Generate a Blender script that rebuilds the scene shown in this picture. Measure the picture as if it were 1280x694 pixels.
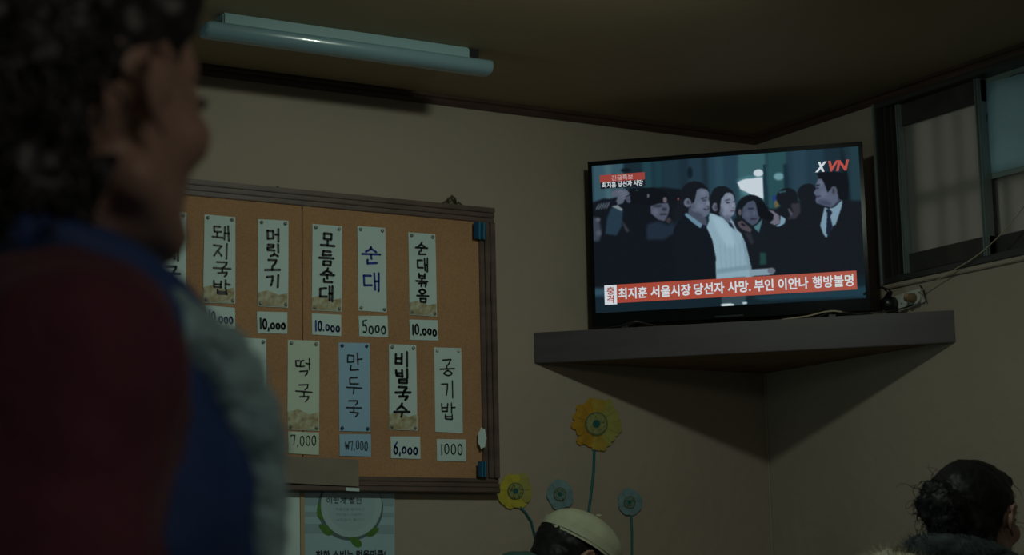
import bpy, bmesh, math, random
import numpy as np
from mathutils import Vector, Matrix, noise
for o in list(bpy.data.objects): bpy.data.objects.remove(o)
C = bpy.context.scene.collection
sc = bpy.context.scene
PI = math.pi
random.seed(7)

# ------------------------------------------------------------------ camera
YAW, PITCH, ROLL, F = 0.54261752, 0.16224537, -0.02088443, 2447.1
CAM = Vector((-3.220, -4.059, 1.05))
H = 2.25                                    # ceiling reference height (bottom of cornice 2.24)
cy, sy = math.cos(YAW), math.sin(YAW)
FW = Vector((sy*math.cos(PITCH), cy*math.cos(PITCH), math.sin(PITCH)))
r0 = Vector((cy, -sy, 0)); u0 = r0.cross(FW)
RT = math.cos(ROLL)*r0 + math.sin(ROLL)*u0
UP = -math.sin(ROLL)*r0 + math.cos(ROLL)*u0
cam = bpy.data.cameras.new('camera'); camo = bpy.data.objects.new('camera', cam); C.objects.link(camo)
M = Matrix((RT, UP, -FW)).transposed().to_4x4(); M.translation = CAM
camo.matrix_world = M
cam.sensor_width = 36; cam.lens = F/1280*36; cam.clip_start = 0.05
cam.dof.use_dof = True; cam.dof.focus_distance = 4.85; cam.dof.aperture_fstop = 5.6
sc.camera = camo
# ------------------------------------------------------------------ world, lights, exposure
w = bpy.data.worlds.new('world'); sc.world = w; w.use_nodes = True
w.node_tree.nodes['Background'].inputs[0].default_value = (0.66, 0.66, 0.58, 1)
w.node_tree.nodes['Background'].inputs[1].default_value = 0.10
sc.view_settings.view_transform = 'Standard'; sc.view_settings.look = 'None'
sc.view_settings.gamma = 1.0; sc.view_settings.exposure = 0.0; sc.view_settings.use_curve_mapping = False
def area(name, loc, target, sx, sy_, power, col):
    l = bpy.data.lights.new(name, 'AREA'); l.shape = 'RECTANGLE'; l.size = sx; l.size_y = sy_
    l.energy = power; l.color = col
    o = bpy.data.objects.new(name, l); C.objects.link(o); o.location = loc
    o.rotation_euler = (Vector(target)-Vector(loc)).to_track_quat('-Z', 'Y').to_euler()
    return o
kl = bpy.data.lights.new('ceiling_downlight', 'AREA'); kl.shape = 'DISK'; kl.size = .09; kl.energy = 4.0; kl.color = (0.86, 1.0, 0.84)
ko = bpy.data.objects.new('ceiling_downlight', kl); C.objects.link(ko); ko.location = (-1.18, -1.34, 2.205)
ko.rotation_euler = Vector((-.10, .50, -.85)).to_track_quat('-Z', 'Y').to_euler()
area('doorway_daylight', (-3.05, -0.45, 1.60), (-2.4, -2.0, 1.4), 0.8, 0.8, 3.8, (0.56, 0.95, 1.0))
area('rear_fill_light', (-2.3, -4.7, 2.15), (-2.5, -2.6, 1.0), 1.0, 0.3, 3.4, (1.0, 0.95, 0.80))  # added fill from behind the camera to lift the woman, no lamp seen there

# ------------------------------------------------------------------ picture -> wall helpers (fitted camera, real planes)
def ray(x, y): return RT*((x-640)/F) - UP*((y-347)/F) + FW
def back(x, y, off=0.0):                    # point on the plane y = -off
    d = ray(x, y); t = (-off-CAM.y)/d.y; return CAM + d*t
def right(x, y, off=0.0):
    d = ray(x, y); t = (-off-CAM.x)/d.x; return CAM + d*t
def at(x, y, dep): return CAM + ray(x, y)*dep

# ------------------------------------------------------------------ materials
def mat(name, col, rough=0.6, metal=0.0, noise_amt=0.0, scale=20, bump=0.0, bscale=60, col2=None, spec=0.5, coat=0.0, sheen=0.0, stretch=None, emis=None, det=4):
    m = bpy.data.materials.new(name); m.use_nodes = True
    nt = m.node_tree; b = nt.nodes['Principled BSDF']
    b.inputs['Base Color'].default_value = (*col, 1); b.inputs['Roughness'].default_value = rough
    b.inputs['Metallic'].default_value = metal; b.inputs['Specular IOR Level'].default_value = spec
    b.inputs['Coat Weight'].default_value = coat; b.inputs['Sheen Weight'].default_value = sheen
    tc = nt.nodes.new('ShaderNodeTexCoord'); mp = nt.nodes.new('ShaderNodeMapping')
    nt.links.new(tc.outputs['Object'], mp.inputs['Vector'])
    if stretch: mp.inputs['Scale'].default_value = stretch
    if noise_amt > 0 or col2:
        n = nt.nodes.new('ShaderNodeTexNoise'); n.inputs['Scale'].default_value = scale; n.inputs['Detail'].default_value = det
        nt.links.new(mp.outputs[0], n.inputs['Vector'])
        r = nt.nodes.new('ShaderNodeValToRGB')
        c2 = col2 or tuple(c*(1-noise_amt) for c in col)
        r.color_ramp.elements[0].position = 0.35; r.color_ramp.elements[1].position = 0.65
        r.color_ramp.elements[0].color = (*c2, 1); r.color_ramp.elements[1].color = (*col, 1)
        nt.links.new(n.outputs['Fac'], r.inputs['Fac']); nt.links.new(r.outputs['Color'], b.inputs['Base Color'])
    if bump > 0:
        n2 = nt.nodes.new('ShaderNodeTexNoise'); n2.inputs['Scale'].default_value = bscale; n2.inputs['Detail'].default_value = 5
        nt.links.new(mp.outputs[0], n2.inputs['Vector'])
        bp = nt.nodes.new('ShaderNodeBump'); bp.inputs['Strength'].default_value = bump; bp.inputs['Distance'].default_value = 0.01
        nt.links.new(n2.outputs['Fac'], bp.inputs['Height']); nt.links.new(bp.outputs['Normal'], b.inputs['Normal'])
    if emis:
        b.inputs['Emission Color'].default_value = (*emis[0], 1); b.inputs['Emission Strength'].default_value = emis[1]
    return m
def srgb(r, g, b):
    return tuple(((c/255)/12.92 if c <= 10 else (((c/255)+.055)/1.055)**2.4) for c in (r, g, b))
WALL = mat('wall_plaster', (0.43, 0.36, 0.285), 0.75, noise_amt=0.10, scale=2.2, bump=0.25, bscale=28)
CEIL = mat('ceiling_paper', (0.37, 0.275, 0.16), 0.7, noise_amt=0.08, scale=3, bump=0.05, bscale=40)
FLOOR = mat('floor_tile', (0.22, 0.2, 0.17), 0.5, noise_amt=0.2, scale=6)
MOULD = mat('moulding_wood', (0.085, 0.048, 0.034), 0.45, noise_amt=0.3, scale=12, stretch=(1, 1, 8))
FRAME = mat('frame_wood', (0.15, 0.10, 0.085), 0.5, noise_amt=0.35, scale=30, stretch=(.3, 1, 1), bump=.1)
CORK = mat('cork', (0.52, 0.29, 0.15), 0.9, noise_amt=0.12, scale=5, bump=0.2, bscale=300)
def cork_detail():
    nt = CORK.node_tree; b = nt.nodes['Principled BSDF']
    src = b.inputs['Base Color'].links[0].from_socket
    n = nt.nodes.new('ShaderNodeTexNoise'); n.inputs['Scale'].default_value = 260; n.inputs['Detail'].default_value = 2
    tc = nt.nodes.new('ShaderNodeTexCoord'); nt.links.new(tc.outputs['Object'], n.inputs['Vector'])
    r = nt.nodes.new('ShaderNodeValToRGB'); r.color_ramp.elements[0].position = .35; r.color_ramp.elements[1].position = .6
    r.color_ramp.elements[0].color = (.86, .84, .8, 1); r.color_ramp.elements[1].color = (1, 1, 1, 1)
    nt.links.new(n.outputs['Fac'], r.inputs['Fac'])
    mx = nt.nodes.new('ShaderNodeMix'); mx.data_type = 'RGBA'; mx.blend_type = 'MULTIPLY'; mx.inputs['Factor'].default_value = 1
    nt.links.new(src, mx.inputs['A']); nt.links.new(r.outputs['Color'], mx.inputs['B']); nt.links.new(mx.outputs['Result'], b.inputs['Base Color'])
cork_detail()
PAPER = mat('white_paper', (0.66, 0.84, 0.82), 0.7, noise_amt=0.06, scale=9)
PAPERB = mat('blue_paper', (0.36, 0.60, 0.82), 0.7, noise_amt=0.05, scale=9)
PAPERG = mat('cream_paper', (0.66, 0.80, 0.66), 0.7, noise_amt=0.06, scale=9)
PRINT = mat('printed_border', (0.62, 0.64, 0.46), 0.7, col2=(0.36, 0.28, 0.14), scale=60)
INK = mat('black_ink', (0.012, 0.014, 0.02), 0.5)
INKB = mat('blue_ink', (0.01, 0.03, 0.36), 0.5)
INKG = mat('green_ink', (0.01, 0.14, 0.10), 0.5)
INKS = mat('faded_ink', (0.05, 0.09, 0.12), 0.6)
TACK = mat('steel_tack', (0.32, 0.33, 0.31), 0.4, metal=0.7)
TACKB = mat('blue_tack', (0.02, 0.05, 0.12), 0.35)
SHELF = mat('shelf_laminate', (0.080, 0.066, 0.072), 0.45, noise_amt=0.15, scale=8, stretch=(1, 1, 6))
SHELFU = mat('shelf_underside', (0.20, 0.12, 0.06), 0.7, noise_amt=0.25, scale=20)
BLACK = mat('black_plastic', (0.012, 0.014, 0.016), 0.35)
GLOSS = mat('gloss_black_plastic', (0.006, 0.009, 0.011), 0.15, spec=.3)
WHITEP = mat('white_plastic', (0.62, 0.64, 0.58), 0.4)
BEIGEP = mat('beige_plastic', (0.40, 0.27, 0.15), 0.45)
ALU = mat('aluminium', (0.26, 0.32, 0.32), 0.3, metal=0.45)
ALUD = mat('dark_aluminium', (0.09, 0.09, 0.085), 0.4, metal=0.5)
SASH = mat('dark_sash', (0.055, 0.05, 0.042), 0.55, noise_amt=.3, scale=20)
LAMPM = mat('lamp_enamel', (0.24, 0.38, 0.40), 0.35)
LAMPD = mat('lamp_diffuser', (0.20, 0.32, 0.36), 0.22, coat=0.4)
BRASS = mat('dark_brass', (0.10, 0.08, 0.05), 0.45, metal=0.6)
CORD = mat('pale_cord', (0.50, 0.42, 0.30), 0.6)
BLUEC = mat('blue_clip', (0.01, 0.07, 0.16), 0.25, coat=.5)
SKIN = mat('skin', (0.42, 0.26, 0.21), 0.5, noise_amt=0.08, scale=30, bump=.03, bscale=200)
SKIN2 = mat('skin_tan', (0.42, 0.23, 0.16), 0.5, noise_amt=0.08, scale=30)
HAIR = mat('black_hair', (0.010, 0.010, 0.011), 0.55, noise_amt=.4, scale=80, spec=.3)
HAIRG = mat('greying_hair', (0.030, 0.030, 0.032), 0.45, col2=(0.012, 0.011, 0.012), scale=45)
EYEW = mat('eye', (0.5, 0.5, 0.48), 0.2)
PUPIL = mat('pupil', (0.01, 0.008, 0.006), 0.1)
MAROON = mat('maroon_knit', (0.135, 0.030, 0.060), 0.85, noise_amt=.3, scale=14, bump=.4, bscale=140, sheen=.1)
BLUEV = mat('blue_padded_cloth', (0.028, 0.075, 0.26), 0.7, noise_amt=.25, scale=9, bump=.3, bscale=25)
FLEECE = mat('pale_fleece', (0.48, 0.78, 0.86), 0.95, noise_amt=.35, scale=50, bump=.8, bscale=110, sheen=.3)
PANTS = mat('dark_trousers', (0.03, 0.03, 0.04), 0.8)
SHOE = mat('shoe_rubber', (0.04, 0.04, 0.045), 0.5)
CAPM = mat('cap_cotton', (0.50, 0.52, 0.36), 0.85, noise_amt=.12, scale=30, bump=.15, bscale=200)
TEALC = mat('teal_jacket_cloth', (0.05, 0.12, 0.105), 0.8, noise_amt=.2, scale=14)
PARKA = mat('dark_parka_cloth', (0.022, 0.028, 0.034), 0.75, noise_amt=.3, scale=14)
FURD = mat('dark_fur', (0.035, 0.05, 0.055), 0.8, noise_amt=.5, scale=70)
FURC = mat('cream_fur', (0.46, 0.42, 0.30), 0.85, noise_amt=.4, scale=60)
STOOL = mat('stool_vinyl', (0.2, 0.03, 0.02), 0.4)

# ------------------------------------------------------------------ mesh helpers
class MB:
    def __init__(s): s.v = []; s.f = []
    def add(s, vs, fs):
        k = len(s.v); s.v += [tuple(v) for v in vs]; s.f += [tuple(i+k for i in f) for f in fs]; return s
    def box(s, lo, hi, mtx=None):
        vs = [Vector((x, y, z)) for x in (lo[0], hi[0]) for y in (lo[1], hi[1]) for z in (lo[2], hi[2])]
        if mtx: vs = [mtx@v for v in vs]
        return s.add(vs, [(0, 1, 3, 2), (4, 6, 7, 5), (0, 4, 5, 1), (2, 3, 7, 6), (0, 2, 6, 4), (1, 5, 7, 3)])
    def hexa(s, q0, q1):                     # two quads -> solid
        vs = list(q0)+list(q1)
        return s.add(vs, [(0, 1, 2, 3), (7, 6, 5, 4), (0, 4, 5, 1), (1, 5, 6, 2), (2, 6, 7, 3), (3, 7, 4, 0)])
    def prism(s, pts, off):                  # polygon extruded along vector off
        n = len(pts); vs = [Vector(p) for p in pts]+[Vector(p)+Vector(off) for p in pts]
        fs = [tuple(range(n)), tuple(range(2*n-1, n-1, -1))]+[(i, i+n, (i+1) % n+n, (i+1) % n) for i in range(n)]
        return s.add(vs, fs)
    def tube(s, pts, rad, seg=8, cap=True):
        pts = [Vector(p) for p in pts]; n = len(pts)
        rs = rad if isinstance(rad, (list, tuple)) else [rad]*n
        vs = []; prev = None
        for i, p in enumerate(pts):
            t = (pts[min(i+1, n-1)]-pts[max(i-1, 0)]).normalized()
            if prev is None:
                a = Vector((0, 0, 1)) if abs(t.z) < .9 else Vector((1, 0, 0)); u = t.cross(a).normalized()
            else:
                u = (prev-t*prev.dot(t)).normalized()
            prev = u; w_ = t.cross(u)
            for k in range(seg):
                a = 2*PI*k/seg; vs.append(p+(u*math.cos(a)+w_*math.sin(a))*rs[i])
        fs = [(i*seg+k, i*seg+(k+1) % seg, (i+1)*seg+(k+1) % seg, (i+1)*seg+k) for i in range(n-1) for k in range(seg)]
        if cap: fs += [tuple(range(seg-1, -1, -1)), tuple(range((n-1)*seg, n*seg))]
        return s.add(vs, fs)
    def sphere(s, c, r, seg=12, rings=8, rot=None):
        r = (r, r, r) if not isinstance(r, (tuple, list)) else r; c = Vector(c); vs = []
        for i in range(rings+1):
            th = PI*i/rings
            for k in range(seg):
                a = 2*PI*k/seg; v = Vector((r[0]*math.sin(th)*math.cos(a), r[1]*math.sin(th)*math.sin(a), r[2]*math.cos(th)))
                vs.append(c+(rot@v if rot else v))
        fs = [(i*seg+k, (i+1)*seg+k, (i+1)*seg+(k+1) % seg, i*seg+(k+1) % seg) for i in range(rings) for k in range(seg)]
        return s.add(vs, fs)
    def build(s, name, m, parent=None, smooth=False, bevel=0, loc=None):
        me = bpy.data.meshes.new(name); me.from_pydata([tuple(v) for v in s.v], [], s.f)
        bm = bmesh.new(); bm.from_mesh(me)
        bmesh.ops.remove_doubles(bm, verts=bm.verts, dist=1e-6)
        bmesh.ops.recalc_face_normals(bm, faces=bm.faces)
        if bevel: bmesh.ops.bevel(bm, geom=[e for e in bm.edges], offset=bevel, segments=2, affect='EDGES', clamp_overlap=True)
        bm.to_mesh(me); bm.free()
        if loc is not None: me.transform(Matrix.Translation(-Vector(loc)))
        o = bpy.data.objects.new(name, me); C.objects.link(o); me.materials.append(m)
        if smooth: me.shade_smooth()
        if loc is not None: o.location = loc
        if parent: o.parent = parent
        return o
def tag(o, label=None, cat=None, group=None, kind=None):
    if label: o['label'] = label
    if cat: o['category'] = cat
    if group: o['group'] = group
    if kind: o['kind'] = kind
    return o
def empty(name, loc, rz=0, **k):
    o = bpy.data.objects.new(name, None); C.objects.link(o); o.location = loc; o.rotation_euler = (0, 0, rz)
    o.empty_display_size = .05; bpy.context.view_layer.update(); return tag(o, **k)
def rel(root, mb):                           # world coordinates -> local of an unrotated root
    L = Vector(root.location); mb.v = [tuple(Vector(v)-L) for v in mb.v]; return mb

# ------------------------------------------------------------------ room shell
RX0, RY0, CZ = -4.7, -5.3, 2.262
def struct(name, mb, m, **k): return tag(mb.build(name, m, **k), kind='structure')
struct('floor', MB().box((RX0-.1, RY0-.1, -.1), (.1, .1, 0)), FLOOR)
struct('ceiling', MB().box((RX0-.1, RY0-.1, CZ), (.1, .1, CZ+.1)), CEIL)
struct('wall_back', MB().box((RX0-.1, 0, 0), (.0, .1, CZ)), WALL)
struct('wall_left', MB().box((RX0-.1, RY0, 0), (RX0, 0, CZ)), WALL)
struct('wall_front', MB().box((RX0-.1, RY0-.1, 0), (.0, RY0, CZ)), WALL)
# right wall with the high window opening
wy0, wy1, wz0, wz1 = -1.62, -0.487, 1.785, 2.236
mb = MB()
mb.box((0, RY0-.1, 0), (.12, .1, wz0)); mb.box((0, RY0-.1, wz1), (.12, .1, CZ))
mb.box((0, RY0-.1, wz0), (.12, wy0, wz1)); mb.box((0, wy1, wz0), (.12, .1, wz1))
struct('wall_right', mb, WALL)
# cornice strips, stepped profile
def cornice(name, axis, a, b):
    prof = [(0, 2.238), (.006, 2.238), (.011, 2.246), (.011, 2.252), (.018, 2.255), (.018, CZ), (0, CZ)]
    pts = [(-p, z) for p, z in prof]
    if axis == 'x': mb = MB().prism([(a, p, z) for p, z in pts], (b-a, 0, 0))
    else: mb = MB().prism([(p, a, z) for p, z in pts], (0, b-a, 0))
    return struct(name, mb, MOULD)
cornice('trim_1', 'x', RX0, 0); cornice('trim_2', 'y', RY0, 0)
# thin corner bead where the two papered walls meet
struct('trim_3', MB().tube([(-.002, -.002, 0), (-.002, -.002, 2.238)], .0026, 6), WALL)

# ------------------------------------------------------------------ window
win = empty('window_1', (0, (wy0+wy1)/2, wz0), kind='structure')
def wbox(name, y0, y1, z0, z1, x0, x1, m, bevel=.001, parent=win):
    return rel(win, MB().box((x0, y0, z0), (x1, y1, z1))).build(name, m, parent, bevel=bevel)
fr = MB()
fr.box((-.012, wy0, wz1-.012), (.10, wy1, wz1)); fr.box((-.012, wy0, wz0), (.10, wy1, wz0+.013))
fr.box((-.014, wy1-.010, wz0), (.10, wy1, wz1)); fr.box((-.014, wy0, wz0), (.10, wy0+.02, wz1))
rel(win, fr).build('window_frame', ALUD, win, bevel=.0012)
wbox('frame_edge', wy1-.004, wy1+.001, wz0-.002, wz1, -.018, -.010, ALU)
wbox('track', wy0+.02, wy1-.01, wz0+.013, wz0+.022, .012, .016, ALUD, 0)
wbox('track', wy0+.02, wy1-.01, wz0+.013, wz0+.022, .034, .038, ALUD, 0)
for k, yy in enumerate((-.512, -.526, -.541)):
    wbox('jamb_rib', yy-.004, yy, wz0+.013, wz1-.012, -.004+.010*k, .07, ALUD)
GLASS = bpy.data.materials.new('frosted_glass'); GLASS.use_nodes = True
b = GLASS.node_tree.nodes['Principled BSDF']; b.inputs['Base Color'].default_value = (.75, .74, .68, 1)
b.inputs['Transmission Weight'].default_value = .85; b.inputs['Roughness'].default_value = .55; b.inputs['IOR'].default_value = 1.2
def sash(y0, y1, x, left_m, right_m, nm):
    s_ = MB()
    s_.box((x, y0, wz1-.068), (x+.018, y1, wz1-.014)); s_.box((x, y0, wz0+.02), (x+.018, y1, wz0+.066))
    r_ = rel(win, s_).build('sash_rail', SASH, win, bevel=.001)
    for yy, m, n in ((y1-.014, left_m, 2), (y0, right_m, 2)):
        t = MB(); t.box((x-.004, yy, wz0+.018), (x+.018, yy+.014, wz1-.013))
        t.box((x-.009, yy+.001, wz0+.018), (x-.004, yy+.0045, wz1-.013)); t.box((x-.009, yy+.0095, wz0+.018), (x-.004, yy+.013, wz1-.013))
        rel(win, t).build('sash_stile', m, win, bevel=.0008)
    g = rel(win, MB().box((x+.007, y0+.014, wz0+.066), (x+.011, y1-.014, wz1-.068))).build('pane', GLASS, win)
sash(-.832, -.548, .010, ALU, ALU, 'a')
sash(-1.60, -.815, .034, ALUD, ALUD, 'b')
GRB = mat('grille_paint', (.22, .20, .17), .5)
for yy in [-.60-.072*k for k in range(13)]:
    rel(win, MB().tube([(.092, yy, wz0), (.092, yy, wz1)], .0085, 8)).build('grille_bar', GRB, win, smooth=True)
rel(win, MB().box((.098, wy0, wz0+.205), (.112, wy1, wz0+.230))).build('grille_cross_bar', GRB, win)
# sill ridge of plaster under the frame
struct('trim_4', MB().box((-.009, wy0-.01, wz0-.012), (.0, wy1+.004, wz0-.001)), WALL, bevel=.002)
# papers taped on the right pane: clear sleeve and blue sheet
def quad_on(fn, pts, off, th, nx=1, ny=1, bulge=0.0, nrm=Vector((0, -1, 0))):
    """solid sheet with picture-derived corners (TL,TR,BR,BL) on a wall plane, thickness th, slight curl"""
    mb = MB(); P = [fn(x, y, off) for x, y in pts]; vs = []
    for j in range(ny+1):
        for i in range(nx+1):
            s, t = i/nx, j/ny
            p = P[0].lerp(P[1], s).lerp(P[3].lerp(P[2], s), t)
            vs.append(p+nrm*(bulge*math.sin(PI*s)*.6+bulge*math.sin(PI*t)*.4))
    n = len(vs); W = nx+1
    vs2 = [v+nrm*th for v in vs]; fs = []
    for j in range(ny):
        for i in range(nx):
            a = j*W+i; fs += [(a, a+1, a+W+1, a+W), (n+a+W, n+a+W+1, n+a+1, n+a)]
    for i in range(nx): fs += [(i, n+i, n+i+1, i+1), (ny*W+i, ny*W+i+1, n+ny*W+i+1, n+ny*W+i)]
    for j in range(ny): a, b_ = j*W, j*W+nx; fs += [(a, a+W, n+a+W, n+a), (b_, n+b_, n+b_+W, b_+W)]
    vs = vs+vs2
    return mb.add(vs, fs)
RN = Vector((-1, 0, 0))
sl = quad_on(right, [(1227, 92), (1312, 66), (1316, 205), (1231, 226)], -.030, .0006, 3, 4, .002, RN)
slm = mat('sleeve_film', (.30, .38, .35), .25, noise_amt=.1, scale=6); slm.node_tree.nodes['Principled BSDF'].inputs['Alpha'].default_value = .8
root = empty('paper_sheet', right(1270, 215, -.03), label='blue sheet of paper in a clear sleeve taped to the right window pane', cat='paper')
rel(root, sl).build('clear_sleeve', slm, root)
rel(root, quad_on(right, [(1233, 104), (1312, 84), (1315, 200), (1235, 218)], -.0288, .0008, 5, 6, .003, RN)).build('sheet', mat('blue_sheet', (.44, .70, .80), .6, noise_amt=.1, scale=14), root, smooth=True)
for P_ in (((1262, 96), (1270, 92), (1290, 88)), ((1234, 142), (1233, 160), (1234, 172))):
    rel(root, MB().tube([right(x, y, -.0245) for x, y in P_], .0009, 5)).build('crease', INKS, root)

# ------------------------------------------------------------------ ceiling lamp
lamp = empty('ceiling_lamp', (-1.39, -.36, CZ), label='unlit white batten ceiling lamp above the notice board', cat='lamp')
lx0, lx1 = back(0, 0).x*0-1.715, -1.105
rel(lamp, MB().box((-1.700, -.402, CZ-.026), (-1.112, -.352, CZ))).build('housing', LAMPM, lamp, bevel=.003)
seg = 14; prof = []
for k in range(seg+1):
    a = PI*k/seg; prof.append((-.378-.029*math.cos(a), CZ-.030-.024*math.sin(a)**.7))
prof = [(p[0], p[1]) for p in prof]
mb = MB(); nx = [(-1.738, .75), (-1.735, .93), (-1.728, 1), (-1.060, 1), (-1.053, .93), (-1.050, .75)]
vs = []
for x, s in nx:
    for (yy, zz) in prof+[(-.35, CZ-.024), (-.406, CZ-.024)]:
        vs.append((x, -.378+(yy+.378)*s, CZ-.035+(zz-CZ+.035)*s))
n = len(prof)+2
fs = [(i*n+k, i*n+(k+1) % n, (i+1)*n+(k+1) % n, (i+1)*n+k) for i in range(5) for k in range(n)]+[tuple(range(n)), tuple(range(6*n-1, 5*n-1, -1))]
mb.add(vs, fs); rel(lamp, mb).build('diffuser', LAMPD, lamp, smooth=True)
rel(lamp, MB().box((-1.110, -.395, CZ-.024), (-1.085, -.355, CZ-.0))).build('end_gap_shade', BLACK, lamp)  # black block standing in for the shadow in the gap past the housing end

# ------------------------------------------------------------------ notice board
BT = .022                                     # board thickness
def bp(x, y, off=BT): return back(x, y, off)
XR = -.832; ZT = 1.990; ZB = 1.298; XL = -1.92   # outer frame
XS = bp(380, 400).x
board = empty('notice_board', ((XL+XR)/2, 0, ZB), label='large cork notice board in dark grooved wooden frame on the back wall', cat='board')
def cork(x0, x1, nm):
    rel(board, MB().box((x0, -.014, ZB+.02), (x1, -.003, ZT-.02))).build(nm, CORK, board, bevel=.0008)
cork(XL+.02, XS-.0012, 'cork_panel'); cork(XS+.0012, XR-.02, 'cork_panel')
def rail(nm, a, b, horiz, inner, wdt):
    """grooved rail: three stepped beads"""
    mb = MB(); st = [(0, .30, .024), (.32, .62, .019), (.64, 1.0, .014+.010)]
    for k, (s, e, d) in enumerate([(0, .34, .026), (.36, .67, .023), (.69, 1.0, .020)]):
        o0, o1 = s*wdt, e*wdt
        if horiz == 'top': mb.box((a, -d, ZT-o1), (b, 0, ZT-o0))
        if horiz == 'bot': mb.box((a, -d, ZB+o0), (b, 0, ZB+o1))
        if horiz == 'right': mb.box((XR-o1, -d, a), (XR-o0, 0, b))
        if horiz == 'left': mb.box((XL+o0, -d, a), (XL+o1, 0, b))
    rel(board, mb).build(nm, FRAME, board, bevel=.0015)
rail('frame_rail', XL, XR, 'top', 0, .036); rail('frame_rail', XL, XR, 'bot', 0, .034)
rail('frame_stile', ZB+.034, ZT-.036, 'right', 0, .042); rail('frame_stile', ZB+.034, ZT-.036, 'left', 0, .042)
# scroll hanger on top edge
hg = empty('scroll_hanger', back(565, 262, .01), label='small dark scrollwork picture hanger on top edge of notice board', cat='hanger')
mb = MB()
def sc_pts(lst): return [back(x, y, .012) for x, y in lst]
mb.tube(sc_pts([(553, 261), (553, 254), (557, 252), (560, 255), (558, 259)]), .0026, 6)
mb.tube(sc_pts([(577, 263), (577, 256), (573, 253), (570, 256), (572, 260)]), .0026, 6)
mb.tube(sc_pts([(560, 254), (561, 248), (565, 245.5), (569, 248), (570, 255)]), .0026, 6)
mb.tube(sc_pts([(558, 257), (565, 250), (572, 258)]), .0022, 6)
mb.tube(sc_pts([(552, 260.5), (578, 263)]), .003, 6); mb.sphere(back(565, 245, .012), .003, 8, 6)
rel(hg, mb).build('scroll', BRASS, hg, smooth=True)
nl = MB().sphere(back(347, 235, .008), .0045, 8, 6); nl.tube([back(347, 235, .008), back(347, 239, .0)], .002, 6)
tag(nl.build('nail', BRASS, smooth=True, loc=back(347, 237, 0)), 'small dark nail head just above the top rail of the board', 'nail')
# blue corner clips
def clip(pts, label):
    r_ = empty('corner_clip', bp(*pts[0]), label=label, cat='clip')
    P = pts
    rel(r_, quad_on(back, P, .027, .003)).build('clip_body', BLUEC, r_, bevel=.0008)
    (x0, y0), (x1, y1), (x2, y2), (x3, y3) = P
    for s in (.5, .88):
        q = [(x0+(x1-x0)*(s-.07), y0), (x0+(x1-x0)*(s+.07), y1), (x3+(x2-x3)*(s+.07), y2), (x3+(x2-x3)*(s-.07), y3)]
        rel(r_, quad_on(back, q, .030, .0012)).build('ridge', mat('clip_ridge', (.04, .20, .28), .2), r_)
clip([(592, 277), (607, 279), (606.5, 300), (592, 298)], 'blue plastic clip at the upper right corner of the cork board')
clip([(597, 577), (608, 577), (608, 597), (597, 596)], 'blue plastic clip at the lower right corner of the cork board')
# scalloped white sticker
cx_, cy_ = 602.5, 548
pts = []
for k in range(28):
    a = 2*PI*k/28; rr = 1+.09*math.cos(7*a); pts.append(back(cx_+5*rr*math.cos(a), cy_+13*rr*math.sin(a), .027))
tag(MB().prism(pts, (0, -.0012, 0)).build('sticker', PAPER, loc=back(602, 550, .027)), 'small scalloped white sticker on the right stile of the board frame', 'sticker')
# cardboard strip along lower rail and a bit of white tape
tag(quad_on(back, [(352, 570), (448, 575), (448, 608.5), (352, 603.5)], .027, .002).build('cardboard_strip', mat('grey_card', (.28, .24, .19), .8, noise_amt=.15, scale=15), loc=back(400, 603, .027)),
    'grey-brown cardboard strip over the lower rail of the board', 'cardboard')
tag(quad_on(back, [(432, 609.5), (449, 610.5), (449, 614.5), (432, 613.7)], .028, .0008).build('tape_piece', PAPER, loc=back(440, 612, .027)),
    'short piece of white tape on the bottom rail of the board', 'tape')

# ------------------------------------------------------------------ handwriting
def arc(cx, cy, rx, ry, a0, a1, n=12): return [(cx+rx*math.cos(math.radians(a0+(a1-a0)*k/n)), cy+ry*math.sin(math.radians(a0+(a1-a0)*k/n))) for k in range(n+1)]
CONS = {  # unit box, y down
 'g': [[(.08, .2), (.85, .15), (.8, .5), (.62, .95)]],
 'gg': [[(.02, .2), (.42, .18), (.38, .9)], [(.55, .2), (.95, .18), (.9, .9)]],
 'n': [[(.15, .1), (.15, .8), (.9, .75)]],
 'd': [[(.88, .12), (.15, .15), (.15, .82), (.92, .8)]],
 'dd': [[(.42, .15), (.05, .15), (.05, .8), (.45, .8)], [(.92, .15), (.55, .15), (.55, .8), (.97, .8)]],
 'r': [[(.12, .08), (.85, .08), (.82, .45), (.15, .48), (.15, .92), (.92, .88)]],
 'm': [[(.15, .12), (.15, .88), (.85, .86), (.87, .12), (.13, .12)]],
 'b': [[(.15, .08), (.17, .9), (.85, .88)], [(.85, .05), (.85, .9)], [(.17, .5), (.85, .48)]],
 's': [[(.52, .05), (.42, .5), (.08, .92)], [(.48, .4), (.9, .9)]],
 'o': [arc(.5, .5, .38, .42, -90, 270)],
 'j': [[(.1, .12), (.88, .1), (.5, .5), (.08, .92)], [(.5, .5), (.92, .9)]],
}
VOWV = {  # right-hand vowels
 'a': [[(.3, 0), (.32, 1)], [(.32, .48), (.95, .46)]],
 'ae': [[(.2, .05), (.2, .95)], [(.2, .48), (.75, .48)], [(.75, 0), (.77, 1)]],
 'eo': [[(.65, 0), (.65, 1)], [(.05, .48), (.65, .46)]],
 'i': [[(.5, 0), (.5, 1)]],
}
VOWH = {  # under vowels
 'o': [[(.5, .0), (.5, .7)], [(.02, .75), (.98, .7)]],
 'u': [[(.02, .25), (.98, .22)], [(.5, .25), (.48, 1)]],
 'eu': [[(.02, .5), (.98, .46)]],
}
def place(strokes, x0, y0, x1, y1): return [[(x0+(x1-x0)*x, y0+(y1-y0)*y) for x, y in s] for s in strokes]
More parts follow.
